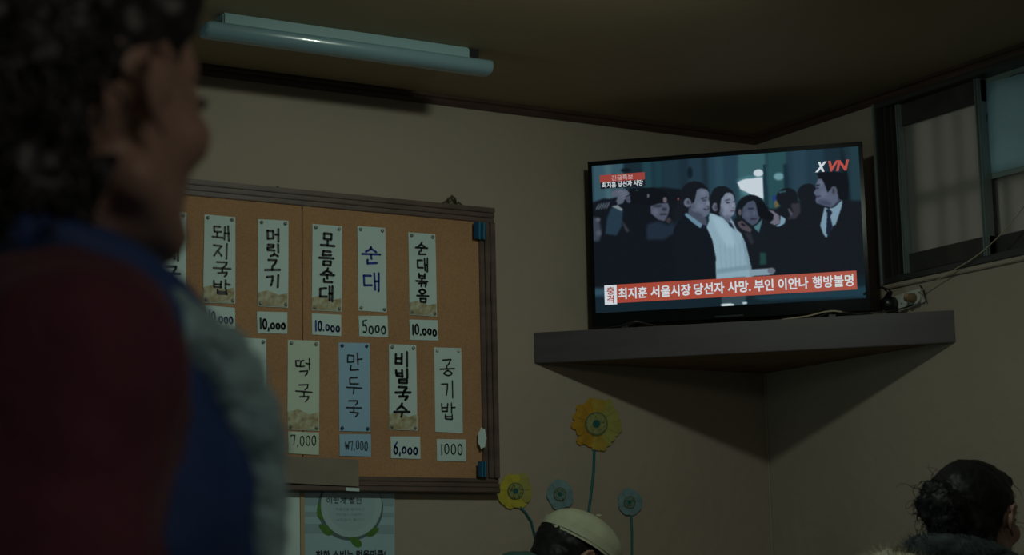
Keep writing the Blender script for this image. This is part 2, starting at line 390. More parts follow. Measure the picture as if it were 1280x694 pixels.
def syl(i, v, f=None):
    out = []
    b = .60 if f else .98
    if v == 'wae':
        out += place(CONS[i], .02, .05, .50, b*.5); out += place(VOWH['o'], .0, b*.5, .55, b*.92); out += place(VOWV['ae'], .60, .0, 1, b)
    elif v in VOWV:
        out += place(CONS[i], .02, .06, .56, b*.92); out += place(VOWV[v], .62, 0, 1, b+.02)
    else:
        c = .36 if f else .5
        out += place(CONS[i], .15, .0, .85, c); out += place(VOWH[v], 0, c+.01, 1, b+.08 if f else .98)
    if f: out += place(CONS[f], .2, .68, .88, 1.0)
    return out
DIG = {
 '0': [arc(.5, .5, .36, .46, -80, 290, 16)], '1': [[(.5, .02), (.5, .98)]], ',': [[(.5, .88), (.35, 1.12)]],
 '5': [[(.85, .05), (.25, .08), (.2, .45)]+arc(.45, .68, .35, .28, -80, 120, 10)], '6': [[(.75, .0), (.35, .3)]+arc(.5, .68, .33, .3, 190, 540, 14)],
 'o': [arc(.5, .68, .36, .27, -80, 290, 12)], '.': [[(.4, .9), (.5, .95)]],
 '7': [[(.08, .22), (.1, .08), (.85, .06), (.7, .5), (.55, 1.0)]], 'w': [[(.02, .1), (.25, .9), (.5, .3), (.75, .9), (.98, .1)], [(.0, .5), (1, .5)]],
}
def ribbons(mb, strokes, mapf, wd, off):
    """marker strokes: capsule-shaped quads of physical half-width wd mapped through mapf(s,t)->Vector"""
    for st in strokes:
        P = [mapf(*p) for p in st]
        for a, b_ in zip(P[:-1], P[1:]):
            d = b_-a
            if d.length < 1e-6: continue
            d.normalize(); n = Vector((-d.z, 0, d.x))*wd
            mb.add([a-n, b_-n, b_+n, a+n], [(0, 1, 2, 3)])
        for p in P:
            mb.add([p+Vector((math.cos(k*PI/4), 0, math.sin(k*PI/4)))*wd for k in range(8)], [tuple(range(8))])
def bil(pts, s, t):
    (x0, y0), (x1, y1), (x2, y2), (x3, y3) = pts
    return (x0*(1-s)*(1-t)+x1*s*(1-t)+x2*s*t+x3*(1-s)*t, y0*(1-s)*(1-t)+y1*s*(1-t)+y2*s*t+y3*(1-s)*t)
def sheet_thing(name, pts, m, label, cat, group=None, tacks='TB', tackm=TACK, border=0):
    off = .0148; base = back(*bil(pts, .5, 1), off)
    r_ = empty(name, base, label=label, cat=cat, group=group)
    rel(r_, quad_on(back, pts, off, .0006, 3, 5, .0012)).build('paper', m, r_, smooth=False)
    if border:
        q = [bil(pts, .02, 1-border), bil(pts, .35, 1-border-.03), bil(pts, .7, 1-border+.02), bil(pts, .98, 1-border-.01), bil(pts, .98, .99), bil(pts, .02, .99)]
        rel(r_, MB().prism([back(x, y, .0168) for x, y in q], (0, -.0002, 0))).build('printed_border', PRINT, r_)
    tt = []
    if 'T' in tacks: tt += [(.12, .035), (.90, .035)]
    if 'B' in tacks: tt += [(.10, .965), (.92, .965)]
    for s, t in tt:
        p = back(*bil(pts, s, t), .0165)
        t_ = MB().sphere(p+Vector((0, -.001, 0)), (.0042, .0030, .0042), 10, 6)
        rel(r_, t_).build('thumbtack', tackm, r_, smooth=True)
    return r_
def write(r_, pts, glyphs, ink, wd, x0, x1, y0, y1, gap=.12, jitter=.03, seed=1):
    rnd = random.Random(seed); mb = MB(); n = len(glyphs); h = (y1-y0)/(n+(n-1)*gap)
    for k, g in enumerate(glyphs):
        yy = y0+k*h*(1+gap); dx = rnd.uniform(-.03, .03)
        j = [[(x+rnd.uniform(-jitter, jitter), y+rnd.uniform(-jitter, jitter)) for x, y in s] for s in g]
        ribbons(mb, j, lambda s, t: back(*bil(pts, x0+dx+(x1-x0)*s, yy+h*t), .0172), wd, 0)
    rel(r_, mb).build('handwriting', ink, r_)
def write_row(r_, pts, text, ink, wd, x0, x1, y0, y1, seed=1):
    rnd = random.Random(seed); mb = MB()
    ws = [.45 if c in ',.' else (.5 if c == '1' else 1) for c in text]; tot = sum(ws); x = x0
    for c, w_ in zip(text, ws):
        cw = (x1-x0)*w_/tot; dy = rnd.uniform(-.03, .03)
        j = [[(a+rnd.uniform(-.03, .03), b_+rnd.uniform(-.03, .03)) for a, b_ in s] for s in DIG[c]]
        ribbons(mb, j, lambda s, t: back(*bil(pts, x+cw*(.06+.88*s), y0+dy+(y1-y0)*t), .0172), wd, 0)
        x += cw
    rel(r_, mb).build('handwriting', ink, r_)
G1 = 'menu strips pinned on the cork board'; G2 = 'price cards pinned under the menu strips'
S = syl
rows = [
 ('leftmost upper-row menu strip reading 순대국, half hidden behind the standing woman', [(195, 263), (233, 266), (232, 374), (193, 372)], PAPER, [S('s','u','n'), S('d','ae'), S('g','u','g')], INK, .0028, .28, .82, .10, .82, 0, 'TB', TACK),
 ('white menu strip with four black syllables 돼지국밥, nearest to the chin of the standing woman', [(255.5, 268), (294, 271.5), (294, 380), (253.5, 378.5)], PAPER, [S('d','wae'), S('j','i'), S('g','u','g'), S('b','a','b')], INK, .0023, .30, .86, .11, .90, .18, 'TB', TACK),
 ('white menu strip with bold black syllables 머릿고기, just left of the vertical board seam', [(322.5, 274), (360.5, 276), (360, 385), (322, 383)], PAPER, [S('m','eo'), S('r','i','s'), S('g','o'), S('g','i')], INK, .0028, .26, .74, .10, .77, .16, 'TB', TACK),
 ('white menu strip with bold black syllables 모듬순대, just right of the vertical board seam', [(390.5, 280), (427.5, 283), (427, 390), (389.5, 388)], PAPER, [S('m','o'), S('d','eu','m'), S('s','u','n'), S('d','ae')], INK, .0030, .26, .74, .09, .88, .15, 'TB', TACK),
 ('white menu strip reading 순대 in blue marker', [(446.6, 282.7), (481.4, 285), (483.3, 391), (448, 388.5)], PAPER, [S('s','u','n'), S('d','ae')], INKB, .0026, .18, .82, .23, .75, 0, 'TB', TACK),
 ('white menu strip reading 순대볶음 in black marker, rightmost of the upper row', [(510.3, 290.3), (544, 293), (546, 396), (511.8, 393.6)], PAPER, [S('s','u','n'), S('d','ae'), S('b','o','gg'), S('o','eu','m')], INK, .0024, .28, .72, .11, .84, .15, 'TB', TACK),
 ('blank-looking lower-row menu strip beside the standing woman\'s shoulder', [(297, 422), (332.5, 424), (333, 536), (297, 534)], PAPER, None, INK, 0, 0, 0, 0, 0, 0, 'TB', TACK),
 ('white menu strip reading 떡국 in thin black marker, lower row', [(359.6, 425), (399.3, 426.4), (398.5, 539), (359, 537)], PAPERG, [S('dd','eo','g'), S('g','u','g')], INK, .0018, .24, .76, .20, .68, .20, 'TB', TACK),
 ('light blue menu strip reading 만두국, lower row', [(423, 428.4), (462, 429.2), (462.7, 540), (423.8, 539)], PAPERB, [S('m','a','n'), S('d','u'), S('g','u','g')], INK, .0017, .25, .75, .12, .84, 0, 'TB', TACKB),
 ('white menu strip reading 비빔국수 in bold black marker, lower row', [(486, 430.4), (520, 431.7), (521.6, 538.8), (486.4, 537)], PAPER, [S('b','i'), S('b','i','m'), S('g','u','g'), S('s','u')], INK, .0030, .20, .76, .09, .85, .18, 'TB', TACK),
 ('white menu strip reading 공기밥, rightmost of the lower row', [(542.5, 434.5), (576.4, 435.4), (578.4, 541.7), (544, 540)], PAPER, [S('g','o','o'), S('g','i'), S('b','a','b')], INK, .0018, .22, .76, .13, .85, 0, 'T', WHITEP),
]
for k, (lab, pts, m, gl, ink, wd, x0, x1, y0, y1, bd, tk, tm) in enumerate(rows):
    r_ = sheet_thing('menu_strip', pts, m, lab, 'menu strip', G1, tk, tm, bd)
    if gl: write(r_, pts, gl, ink, wd, x0, x1, y0, y1, gap={2: .45, 3: .28, 4: .20}[len(gl)], seed=k+3)
cards = [
 ('price card with blue zeros beside the standing woman, under the 돼지국밥 strip', [(257, 382), (293.5, 385), (294, 412), (257, 410)], PAPER, '10.ooo', INKB, .0017, .10, .95, .22, .75),
 ('price card reading 10,000 in black under the 머릿고기 strip', [(320.8, 389.6), (359, 390.5), (359, 417.5), (321.7, 416.5)], PAPER, '10,ooo', INK, .0022, .08, .96, .32, .80),
 ('price card reading 10,000 in blue under the 모듬순대 strip', [(389.5, 392), (426.3, 393.6), (426.3, 420.5), (390, 418.5)], PAPER, '10.ooo', INKB, .0019, .10, .98, .32, .80),
 ('price card reading 5000 in green marker', [(448, 395), (484.3, 395), (485, 421.8), (449, 420.5)], PAPER, '5ooo', INKG, .0019, .10, .96, .22, .86),
 ('price card reading 10,000 in black, rightmost card of the upper row', [(511.5, 399.6), (546.7, 400.5), (547.6, 426), (512.4, 425)], PAPER, '10.ooo', INK, .0022, .08, .98, .25, .76),
 ('price card reading 7,000 in thin black under the 떡국 strip', [(360, 539.5), (398.5, 541), (398.5, 569), (360.5, 567)], PAPERG, '7,000', INK, .0011, .08, .94, .15, .62),
 ('pale blue price card reading ₩7,000 under the light blue strip', [(424, 543), (463.5, 543), (463.5, 571), (424.5, 570)], PAPERB, 'w7,000', INKS, .0011, .18, .92, .30, .72),
 ('price card reading 6,000 in blue marker', [(488, 545.8), (525, 546), (525.5, 574), (488.5, 573)], PAPER, '6,ooo', INKB, .0020, .08, .94, .28, .80),
 ('price card reading 1000 in black, rightmost card of the lower row', [(545.7, 549), (582, 549.5), (582.5, 577), (546, 576)], PAPER, '1000', INK, .0014, .12, .92, .22, .72),
]
for k, (lab, pts, m, tx, ink, wd, x0, x1, y0, y1) in enumerate(cards):
    r_ = sheet_thing('price_card', pts, m, lab, 'price card', G2, '', TACK, 0)
    write_row(r_, pts, tx, ink, wd, x0, x1, y0, y1, seed=k+40)

# ------------------------------------------------------------------ text helper (blender's own font)
def text_mesh(name, txt, m, mtx, width, height, parent, bold=0.0, lift=0.0, shear=0.0, vertical=False):
    cu = bpy.data.curves.new(name, 'FONT'); cu.body = txt; cu.size = 1; cu.offset = bold; cu.shear = shear; cu.resolution_u = 3
    if vertical: cu.space_line = 1.0; cu.align_x = 'CENTER'
    o = bpy.data.objects.new(name+'_tmp', cu); C.objects.link(o)
    dg = bpy.context.evaluated_depsgraph_get(); me = bpy.data.meshes.new_from_object(o.evaluated_get(dg))
    bpy.data.objects.remove(o); bpy.data.curves.remove(cu)
    n = len(me.vertices); co = np.empty(n*3); me.vertices.foreach_get('co', co); co = co.reshape(-1, 3)
    lo, hi = co.min(0), co.max(0)
    out = np.zeros_like(co)
    out[:, 0] = (co[:, 0]-lo[0])/(hi[0]-lo[0])*width; out[:, 1] = (co[:, 1]-lo[1])/(hi[1]-lo[1])*height; out[:, 2] = lift
    me.vertices.foreach_set('co', out.ravel()); me.update()
    me.transform(mtx); me.materials.clear(); me.materials.append(m); me.name = name
    o = bpy.data.objects.new(name, me); C.objects.link(o); o.parent = parent
    return o

# ------------------------------------------------------------------ posters under the board
pr = empty('poster', back(437, 710, .002), label='pale blue printed poster with round plate and green leaves below the notice board', cat='poster')
rel(pr, quad_on(back, [(380, 596), (493, 598), (493, 720), (380, 720)], .001, .0012)).build('sheet', mat('poster_paper', (.42, .62, .68), .5, noise_amt=.05, scale=8), pr)
for y0, y1 in ((603, 615), (622, 632), (640, 646), (655, 667)):
    rel(pr, quad_on(back, [(381, y0), (492, y0+1), (492, y1+1), (381, y1)], .0023, .0002)).build('printed_band', mat('poster_band', (.30, .46, .52), .5), pr)
PC = (439, 632)
def disc(cx, cy, rx, ry, off, th, n=40): return MB().prism([back(cx+rx*math.cos(2*PI*k/n), cy+ry*math.sin(2*PI*k/n), off) for k in range(n)], (0, -th, 0))
rel(pr, disc(PC[0]-1, PC[1]+3, 41, 41, .0026, .0001)).build('printed_plate_shadow', mat('print_dark', (.10, .17, .18), .6), pr)
rel(pr, disc(*PC, 38, 40, .0028, .0003)).build('printed_plate', mat('plate_print', (.44, .62, .66), .5), pr)
rel(pr, disc(PC[0], PC[1], 30, 32, .0032, .0001)).build('printed_plate_well', mat('plate_well', (.40, .58, .62), .5), pr)
LEAF = mat('leaf_print', (.10, .28, .04), .6, noise_amt=.3, scale=60)
for (x, y, a, l) in ((401, 640, 80, 17), (407, 662, 35, 17), (444, 677, 40, 16), (466, 665, 150, 15)):
    pts = []
    for k in range(16):
        t = 2*PI*k/16; u_, v_ = l*.6*math.cos(t), l*.3*math.sin(t)*(1+.3*math.cos(t)); ca, sa = math.cos(math.radians(a)), math.sin(math.radians(a))
        pts.append(back(x+u_*ca-v_*sa, y+u_*sa+v_*ca, .0027))
    rel(pr, MB().prism(pts, (0, -.00005, 0))).build('printed_leaf', LEAF, pr)
def text_wall(parent, txt, x, y, wpx, hpx, m, bold=.0, off=.0036):
    a, b_, c = back(x, y+hpx, off), back(x+wpx, y+hpx, off), back(x, y, off)
    L = parent.matrix_world.translation
    mt = Matrix(((1, 0, 0, a.x-L.x), (0, 0, 1, a.y-L.y), (0, 1, 0, a.z-L.z), (0, 0, 0, 1)))
    return text_mesh('lettering', txt, m, mt, (b_-a).length, abs(c.z-a.z), parent, bold)
text_wall(pr, '이렇게 실천', 408, 622, 44, 8, INKS, .02)
for k, y in enumerate((635, 641.5, 648)): text_wall(pr, ('· 먹을만큼 덜어먹기', '· 개인접시 사용하기', '· 남은음식 줄이기')[k], 417, y, 38, 3.6, mat('faint_ink', (.22, .36, .40), .6))
text_wall(pr, '착한 소비는 먹을만큼!', 395, 688, 87, 12, INK, .02)
tag(quad_on(back, [(374.5, 600), (379.5, 600), (380.5, 720), (375.5, 720)], .001, .004).build('wooden_strip', mat('beige_strip', (.48, .36, .20), .6), loc=back(377, 700, .001)),
    'narrow beige vertical strip between two posters below the board', 'strip')
tag(quad_on(back, [(330, 600), (374, 600), (375, 720), (330, 720)], .001, .0012, 3, 4, .002).build('paper_notice', PAPER, loc=back(355, 700, .001)),
    'plain white notice below the board, partly hidden by the standing woman', 'notice')

# ------------------------------------------------------------------ flower decals
def flower(cx, cy, r, cols, label, stem, big=True, petals=26):
    base = back(stem[-1][0], stem[-1][1], .002)
    r_ = empty('flower_decal', base, label=label, cat='wall decal', group='painted flowers on the back wall')
    rnd = random.Random(int(cx))
    L = back(cx, cy, 0)
    s = MB().tube([back(x, y, .003) for x, y in stem], .0035 if big else .003, 8)
    s.v = [(v[0], min(v[1], -.0005), v[2]) for v in s.v]
    rel(r_, s).build('stem', STEM, r_, smooth=True)
    for k in range(petals):
        a = 2*PI*k/petals+rnd.uniform(-.08, .08); rr = r*rnd.uniform(.88, 1.08); hw = PI/petals*1.5
        loc_ = []
        for (q, wd) in ((.15, .5), (.6, .95), (.85, 1.0), (.97, .6), (1.0, 0), (.97, -.6), (.85, -1.0), (.6, -.95), (.15, -.5)):
            aa = a+hw*wd; loc_.append(back(cx+rr*q*math.cos(aa), cy+rr*q*math.sin(aa)*1.07, .003+.0010*(k % 2)))
        lft = 0 if math.cos(a) < -.25 else (1 if math.cos(a) < .45 else 2)
        rel(r_, MB().prism(loc_, (0, -.0010, 0))).build('petal', cols[lft], r_)
    for k, (q, m) in enumerate(((.46, FC1), (.40, FC2 if cols[0] != BLP else FC4), (.15, FC3))):
        n = 24
        rel(r_, MB().prism([back(cx+r*q*math.cos(2*PI*i/n), cy+r*q*math.sin(2*PI*i/n)*1.05,   .0062+.0006*k) for i in range(n)], (0, -.0005, 0))).build(('flower_ring', 'flower_disc', 'flower_eye')[k], m, r_)
    d = MB()
    for k in range(26):
        a = rnd.uniform(0, 2*PI); q = rnd.uniform(.22, .42)*r; d.sphere(back(cx+q*math.cos(a), cy+q*math.sin(a), .0080), .0014, 6, 4)
    rel(r_, d).build('speckles', FC1, r_)
STEM = mat('stem_paint', (.01, .14, .15), .6)
FC1 = mat('flower_dark_ring', (.14, .17, .07), .7); FC2 = mat('flower_centre', (.34, .36, .13), .7, noise_amt=.4, scale=90); FC3 = mat('flower_eye_paint', (.01, .12, .11), .6)
FC4 = mat('flower_blue_centre', (.16, .27, .27), .7)
YM = mat('petal_golden', (.52, .36, .05), .7, noise_amt=.2, scale=40)
YO = mat('petal_orange', (.55, .30, .02), .7, noise_amt=.25, scale=40); YG = mat('petal_yellow_green', (.42, .40, .10), .7, noise_amt=.2, scale=30)
YY = mat('petal_yellow', (.58, .50, .05), .7, noise_amt=.2, scale=40); BLP = mat('petal_blue', (.22, .36, .40), .7, noise_amt=.2, scale=40)
flower(745.5, 530, 31, (YO, YM, YG), 'large orange-yellow painted flower below the television shelf', [(743, 562), (742, 590), (738, 625), (733, 660), (730, 720)])
flower(644.5, 614, 22, (YY, YY, YG), 'small yellow painted flower beside the lower right corner of the board', [(650, 634), (657, 641), (664, 652), (671, 680), (675, 720)], False, 12)
flower(700, 618, 18, (BLP, BLP, BLP), 'faint blue painted flower left of the large flower stem', [(700, 636), (700, 660), (701, 690), (702, 720)], False, 10)
flower(787, 628, 16, (BLP, BLP, BLP), 'faint blue painted flower right of the large flower stem', [(789, 645), (790, 665), (790, 690), (789, 720)], False, 10)

# ------------------------------------------------------------------ corner shelf
SZ0, SZ1, SL = 1.616, 1.692, .715
sh = empty('corner_shelf', (-.2, -.2, SZ0), label='dark triangular corner shelf carrying the television', cat='shelf')
tri = [(-SL+.02, -.0015), (-.0015, -.0015), (-.0015, -SL+.02)]
rel(sh, MB().prism([(x, y, SZ0+.004) for x, y in tri], (0, 0, SZ1-SZ0-.005))).build('shelf_board', SHELFU, sh)
nf = Vector((1, 1, 0)).normalized()*.018
fa, fb = Vector((-SL, -.001, SZ0)), Vector((-.001, -SL, SZ0))
rel(sh, MB().prism([fa, fb, fb+Vector((0, .025, 0)), fa+Vector((.025, 0, 0))], (0, 0, SZ1-SZ0))).build('front_panel', SHELF, sh, bevel=.0012)

# ------------------------------------------------------------------ television
# local frame: X along the screen, Y into the corner, Z up
TVC = Vector((-.3585, -.3585, 0)) + Vector((1, 1, 0)).normalized()*.045
s_mid = (-.366+.3105)/2; TVC += Vector((1, -1, 0)).normalized()*s_mid
TW, TZ0, TZ1 = .677, 1.708, 2.121
tv = empty('television', (TVC.x, TVC.y, SZ1), -PI/4, label='flat black television showing a news broadcast on the corner shelf', cat='television')
tz0, tz1 = TZ0-SZ1, TZ1-SZ1
hw = TW/2
TV_ROLL = 0.0
# screen area
sx0, sx1, sz0, sz1 = -hw+.0095, hw-.0095, tz0+.030, tz1-.011
b_ = MB(); b_.box((-hw, 0, sz1), (hw, .022, tz1)); b_.box((-hw, 0, tz0), (hw, .022, sz0))
b_.box((-hw, 0, sz0), (sx0, .022, sz1)); b_.box((sx1, 0, sz0), (hw, .022, sz1))
b_.build('bezel', GLOSS, tv)
cv = MB(); cv.box((-hw+.002, .022, tz0+.002), (hw-.002, .034, tz1-.002)); cv.hexa([(-.25, .034, tz0+.03), (.25, .034, tz0+.03), (.25, .034, tz1-.1), (-.25, .034, tz1-.1)], [(-.22, .07, tz0+.05), (.22, .07, tz0+.05), (.22, .07, tz1-.14), (-.22, .07, tz1-.14)])
cv.build('back_cover', BLACK, tv, bevel=.002)
MB().box((-.035, -.0015, tz0+.003), (.035, 0, tz0+.007)).build('lower_trim', mat('trim_grey', (.03, .04, .045), .25, metal=.5), tv)
for s in (-1, 1):
    f_ = MB(); f_.tube([(s*.22, .012, tz0+.01), (s*.25, -.028, .004)], .006, 8); f_.tube([(s*.22, .012, tz0+.01), (s*.25, .075, .004)], .006, 8); f_.box((s*.25-.008, -.035, 0), (s*.25+.008, .085, .006))
    f_.build('stand_foot', BLACK, tv, smooth=False)
# --- screen picture: colour grid painted by small numpy brushes in picture coordinates (crop pixels)
GW, GH = 540, 296
Q = np.array([(62, 75), (1063, 33), (1088, 606), (62, 640)], float)
U, V = np.meshgrid((np.arange(GW)+.5)/GW, (np.arange(GH)+.5)/GH)
PX = Q[0, 0]*(1-U)*(1-V)+Q[1, 0]*U*(1-V)+Q[2, 0]*U*V+Q[3, 0]*(1-U)*V
PY = Q[0, 1]*(1-U)*(1-V)+Q[1, 1]*U*(1-V)+Q[2, 1]*U*V+Q[3, 1]*(1-U)*V
img = np.zeros((GH, GW, 3)); img[:] = (26, 42, 52)
def mix(mask, col): img[:] = img*(1-mask[..., None])+np.array(col, float)*mask[..., None]
def blur(m, k):
    k = max(1, int(k))
    for ax in (0, 1):
        c = np.cumsum(np.pad(m, [(k+1, k) if a == ax else (0, 0) for a in (0, 1)], mode='edge'), axis=ax)
        m = (c[2*k+1:]-c[:-2*k-1])/(2*k+1) if ax == 0 else (c[:, 2*k+1:]-c[:, :-2*k-1])/(2*k+1)
    return m
def poly(pts, col, soft=1, a=1.0):
    m = np.zeros((GH, GW), bool); n = len(pts)
    for i in range(n):
        (x0, y0), (x1, y1) = pts[i], pts[(i+1) % n]
        if y0 == y1: continue
        c = ((PY >= min(y0, y1)) & (PY < max(y0, y1))) & (PX < x0+(PY-y0)*(x1-x0)/(y1-y0)); m ^= c
    mix(blur(m.astype(float), soft)*a, col)
def ell(cx, cy, rx, ry, col, soft=1, rot=0, a=1.0):
    c, s = math.cos(math.radians(rot)), math.sin(math.radians(rot)); dx, dy = PX-cx, PY-cy
    d = ((dx*c+dy*s)/rx)**2+((-dx*s+dy*c)/ry)**2
    mix(blur((d < 1).astype(float), soft)*a, col)
for x0, x1, col in ((62, 185, (52, 80, 92)), (110, 135, (66, 96, 104)), (185, 255, (22, 38, 46)), (255, 290, (30, 60, 68)), (300, 330, (26, 54, 62)), (335, 395, (28, 48, 58)), (430, 480, (32, 52, 64)), (505, 615, (36, 60, 74)), (530, 560, (42, 68, 82)), (615, 722, (52, 88, 94)), (725, 800, (38, 72, 78)), (800, 935, (32, 54, 66)), (820, 870, (38, 60, 74)), (1030, 1090, (30, 52, 60)), (1000, 1030, (16, 28, 34))):
    poly([(x0, 0), (x1, 0), (x1+4, 300), (x0+4, 300)], col, 4)
poly([(1000, 0), (1090, 0), (1090, 240), (1040, 240)], (34, 56, 64), 4, .7)
ell(437, 112, 10, 22, (14, 26, 34), 2)
def mk(ox, oy, sc_):
    def cv_(x, y): return ((ox+x/sc_-720)*3.0184, (oy+y/sc_-180)*3.0184)
    k = 3.0184/sc_
    return (lambda pts, col, soft=1, a=1.0: poly([cv_(*p) for p in pts], col, soft, a)), (lambda cx, cy, rx, ry, col, soft=1, rot=0, a=1.0: ell(*cv_(cx, cy), rx*k, ry*k, col, soft, rot, a))
pA, eA = mk(840, 220, 8.673); pB, eB = mk(740, 210, 7.708); pC, eC = mk(920, 210, 6.9375)
# lamps behind
pC([(20, 130), (110, 100), (248, 90), (250, 320), (210, 320), (70, 260)], (74, 118, 126), 4)
pC([(25, 150), (60, 130), (110, 118), (245, 112), (248, 300), (220, 290), (150, 262), (90, 230), (50, 210)], (198, 208, 216), 1)
eC(208, 72, 42, 32, (198, 208, 216), 1); eC(383, 108, 44, 32, (104, 146, 154), 2)
pC([(249, 0), (275, 0), (290, 390), (252, 330)], (24, 46, 56), 1); pC([(420, 0), (460, 0), (470, 260), (430, 260)], (22, 42, 52), 2)
pC([(325, 275), (368, 268), (370, 330), (330, 340)], (32, 56, 110), 1); pC([(340, 322), (372, 312), (386, 375), (345, 380)], (98, 90, 64), 1)
# crowd masses
poly([(62, 215), (110, 200), (150, 215), (200, 172), (330, 165), (400, 175), (430, 200), (430, 640), (40, 640)], (15, 18, 24), 2)
poly([(600, 290), (700, 260), (760, 260), (800, 230), (1100, 240), (1100, 640), (600, 640)], (20, 23, 28), 3)
eC(450, 295, 92, 84, (20, 23, 28), 1); eC(630, 265, 92, 86, (20, 23, 28), 1); pC([(380, 240), (440, 232), (440, 246), (380, 256)], (50, 78, 88), 1)
pC([(480, 352), (560, 342), (562, 430), (520, 482), (450, 484), (500, 430)], (50, 48, 56), 2); pC([(455, 395), (470, 390), (500, 440), (480, 460)], (70, 72, 84), 1)
# left: raised hands, cameras, faces
eB(340, 12, 50, 22, (14, 20, 26), 2)
pB([(60, 310), (270, 270), (290, 300), (90, 350)], (18, 20, 28), 1)
pB([(190, 230), (230, 195), (345, 205), (370, 240), (330, 265), (305, 335), (250, 350), (235, 310), (255, 270), (190, 262)], (84, 90, 106), 1)
for k in range(4): eB(290+18*k, 215+22*k, 46, 9, (96, 100, 116), 1, -20)
eB(360, 300, 26, 34, (66, 70, 84), 1)
for k in range(5): eB(50+26*k, 365-4*k, 9, 38, (70, 78, 88), 1, 28)
pB([(180, 385), (250, 350), (300, 400), (285, 560), (230, 650), (120, 630), (140, 480)], (34, 52, 66), 2); pB([(185, 362), (250, 352), (300, 395), (285, 412), (220, 378)], (116, 128, 132), 1)
pB([(370, 195), (600, 188), (720, 235), (760, 300), (700, 350), (560, 365), (380, 340)], (13, 15, 20), 1); pB([(540, 250), (564, 255), (556, 292), (540, 290)], (92, 98, 106), 1); eB(445, 212, 22, 6, (40, 60, 60), 1)
pB([(572, 372), (640, 352), (742, 345), (757, 400), (742, 460), (705, 522), (640, 505), (572, 440)], (76, 80, 96), 1); eB(640, 372, 46, 10, (34, 36, 46), 2); eB(705, 405, 24, 16, (40, 42, 54), 2); eB(698, 455, 40, 12, (46, 46, 60), 1); eB(620, 430, 30, 30, (90, 94, 110), 3); eB(714, 316, 20, 28, (98, 90, 98), 1)
eB(745, 515, 24, 30, (56, 50, 54), 2); pB([(525, 610), (540, 545), (640, 522), (745, 565), (860, 460), (885, 470), (800, 640), (700, 700), (530, 700)], (30, 40, 54), 3)
pB([(280, 505), (300, 520), (360, 610), (330, 620)], (56, 52, 58), 2); pB([(0, 460), (60, 480), (82, 600), (60, 700), (0, 700)], (54, 60, 72), 3); eB(50, 490, 24, 20, (84, 88, 98), 2); eB(55, 620, 26, 30, (72, 78, 90), 2)
eB(845, 312, 9, 11, (196, 96, 96), 1)
# man in the dark suit, left
eA(262, 240, 165, 168, (18, 20, 26), 1); pA([(100, 250), (180, 260), (190, 430), (100, 480), (20, 560), (20, 400)], (20, 22, 28), 3)
pA([(200, 340), (270, 430), (380, 475), (392, 560), (330, 590), (185, 430)], (66, 72, 88), 1)
pA([(288, 168), (330, 150), (388, 165), (416, 195), (420, 240), (412, 275), (429, 325), (418, 352), (421, 398), (408, 440), (370, 470), (320, 468), (270, 430), (225, 385), (215, 330), (250, 300), (272, 235)], (90, 98, 116), 1)
eA(355, 205, 40, 32, (102, 110, 128), 3); eA(325, 345, 42, 42, (102, 110, 128), 4); eA(300, 440, 55, 22, (62, 68, 84), 3, 25); eA(240, 350, 18, 40, (74, 80, 96), 3)
pA([(330, 262), (395, 246), (398, 258), (336, 274)], (34, 38, 48), 1); eA(366, 286, 24, 7, (34, 38, 50), 1); eA(402, 322, 15, 28, (118, 124, 140), 2); eA(398, 350, 16, 5, (60, 62, 78), 1)
pA([(346, 376), (418, 362), (412, 388), (372, 400)], (52, 52, 68), 1); eA(388, 373, 18, 4, (116, 122, 136), 1)
eA(182, 305, 40, 48, (94, 100, 116), 1); eA(190, 302, 16, 26, (58, 62, 76), 1); pA([(240, 240), (272, 240), (252, 306), (240, 306)], (18, 20, 26), 1)
pA([(20, 1500), (20, 600), (75, 500), (145, 440), (230, 520), (318, 590), (340, 545), (385, 590), (425, 650), (455, 730), (485, 900), (485, 1500)], (16, 19, 26), 1)
pA([(146, 436), (166, 416), (250, 478), (342, 548), (318, 590), (230, 522)], (98, 130, 150), 1); pA([(335, 550), (380, 560), (372, 590), (345, 600)], (20, 28, 46), 1)
# woman in white coat
pA([(425, 420), (428, 250), (470, 160), (530, 132), (600, 138), (670, 188), (697, 240), (697, 300), (600, 420), (505, 470)], (19, 22, 27), 1)
pA([(515, 410), (600, 470), (645, 480), (650, 560), (560, 490)], (80, 88, 106), 1)
pA([(556, 268), (600, 214), (640, 206), (675, 235), (692, 270), (697, 320), (704, 362), (698, 395), (682, 450), (640, 482), (590, 472), (550, 432), (526, 400), (532, 330)], (116, 124, 142), 1)
eA(645, 250, 30, 28, (126, 134, 150), 3); eA(600, 370, 34, 34, (126, 134, 152), 4); eA(548, 400, 18, 42, (84, 90, 108), 3); eA(620, 468, 40, 12, (88, 96, 114), 2)
pA([(588, 290), (645, 276), (647, 287), (592, 301)], (46, 50, 62), 1); eA(620, 318, 21, 8, (32, 36, 50), 1); eA(684, 312, 9, 7, (32, 36, 50), 1); eA(672, 350, 12, 24, (136, 142, 158), 2); eA(680, 378, 10, 4, (78, 78, 94), 1); eA(668, 410, 26, 9, (92, 74, 92), 1)
eA(482, 362, 32, 46, (92, 96, 110), 1); eA(490, 366, 14, 26, (62, 64, 78), 1); pA([(500, 300), (545, 290), (535, 400), (510, 450), (505, 380)], (19, 22, 27), 1)
pA([(418, 428), (470, 440), (560, 480), (640, 560), (700, 600), (760, 660), (800, 760), (835, 900), (862, 1050), (880, 1500), (485, 1500), (478, 900), (445, 720), (385, 582), (410, 520)], (136, 164, 178), 1)
pA([(430, 445), (540, 490), (650, 620), (700, 800), (600, 800), (500, 620)], (150, 178, 192), 4); pA([(640, 484), (672, 520), (722, 640), (695, 645), (650, 560)], (132, 150, 168), 1); pA([(615, 530), (660, 545), (692, 620), (640, 575)], (28, 34, 50), 1)
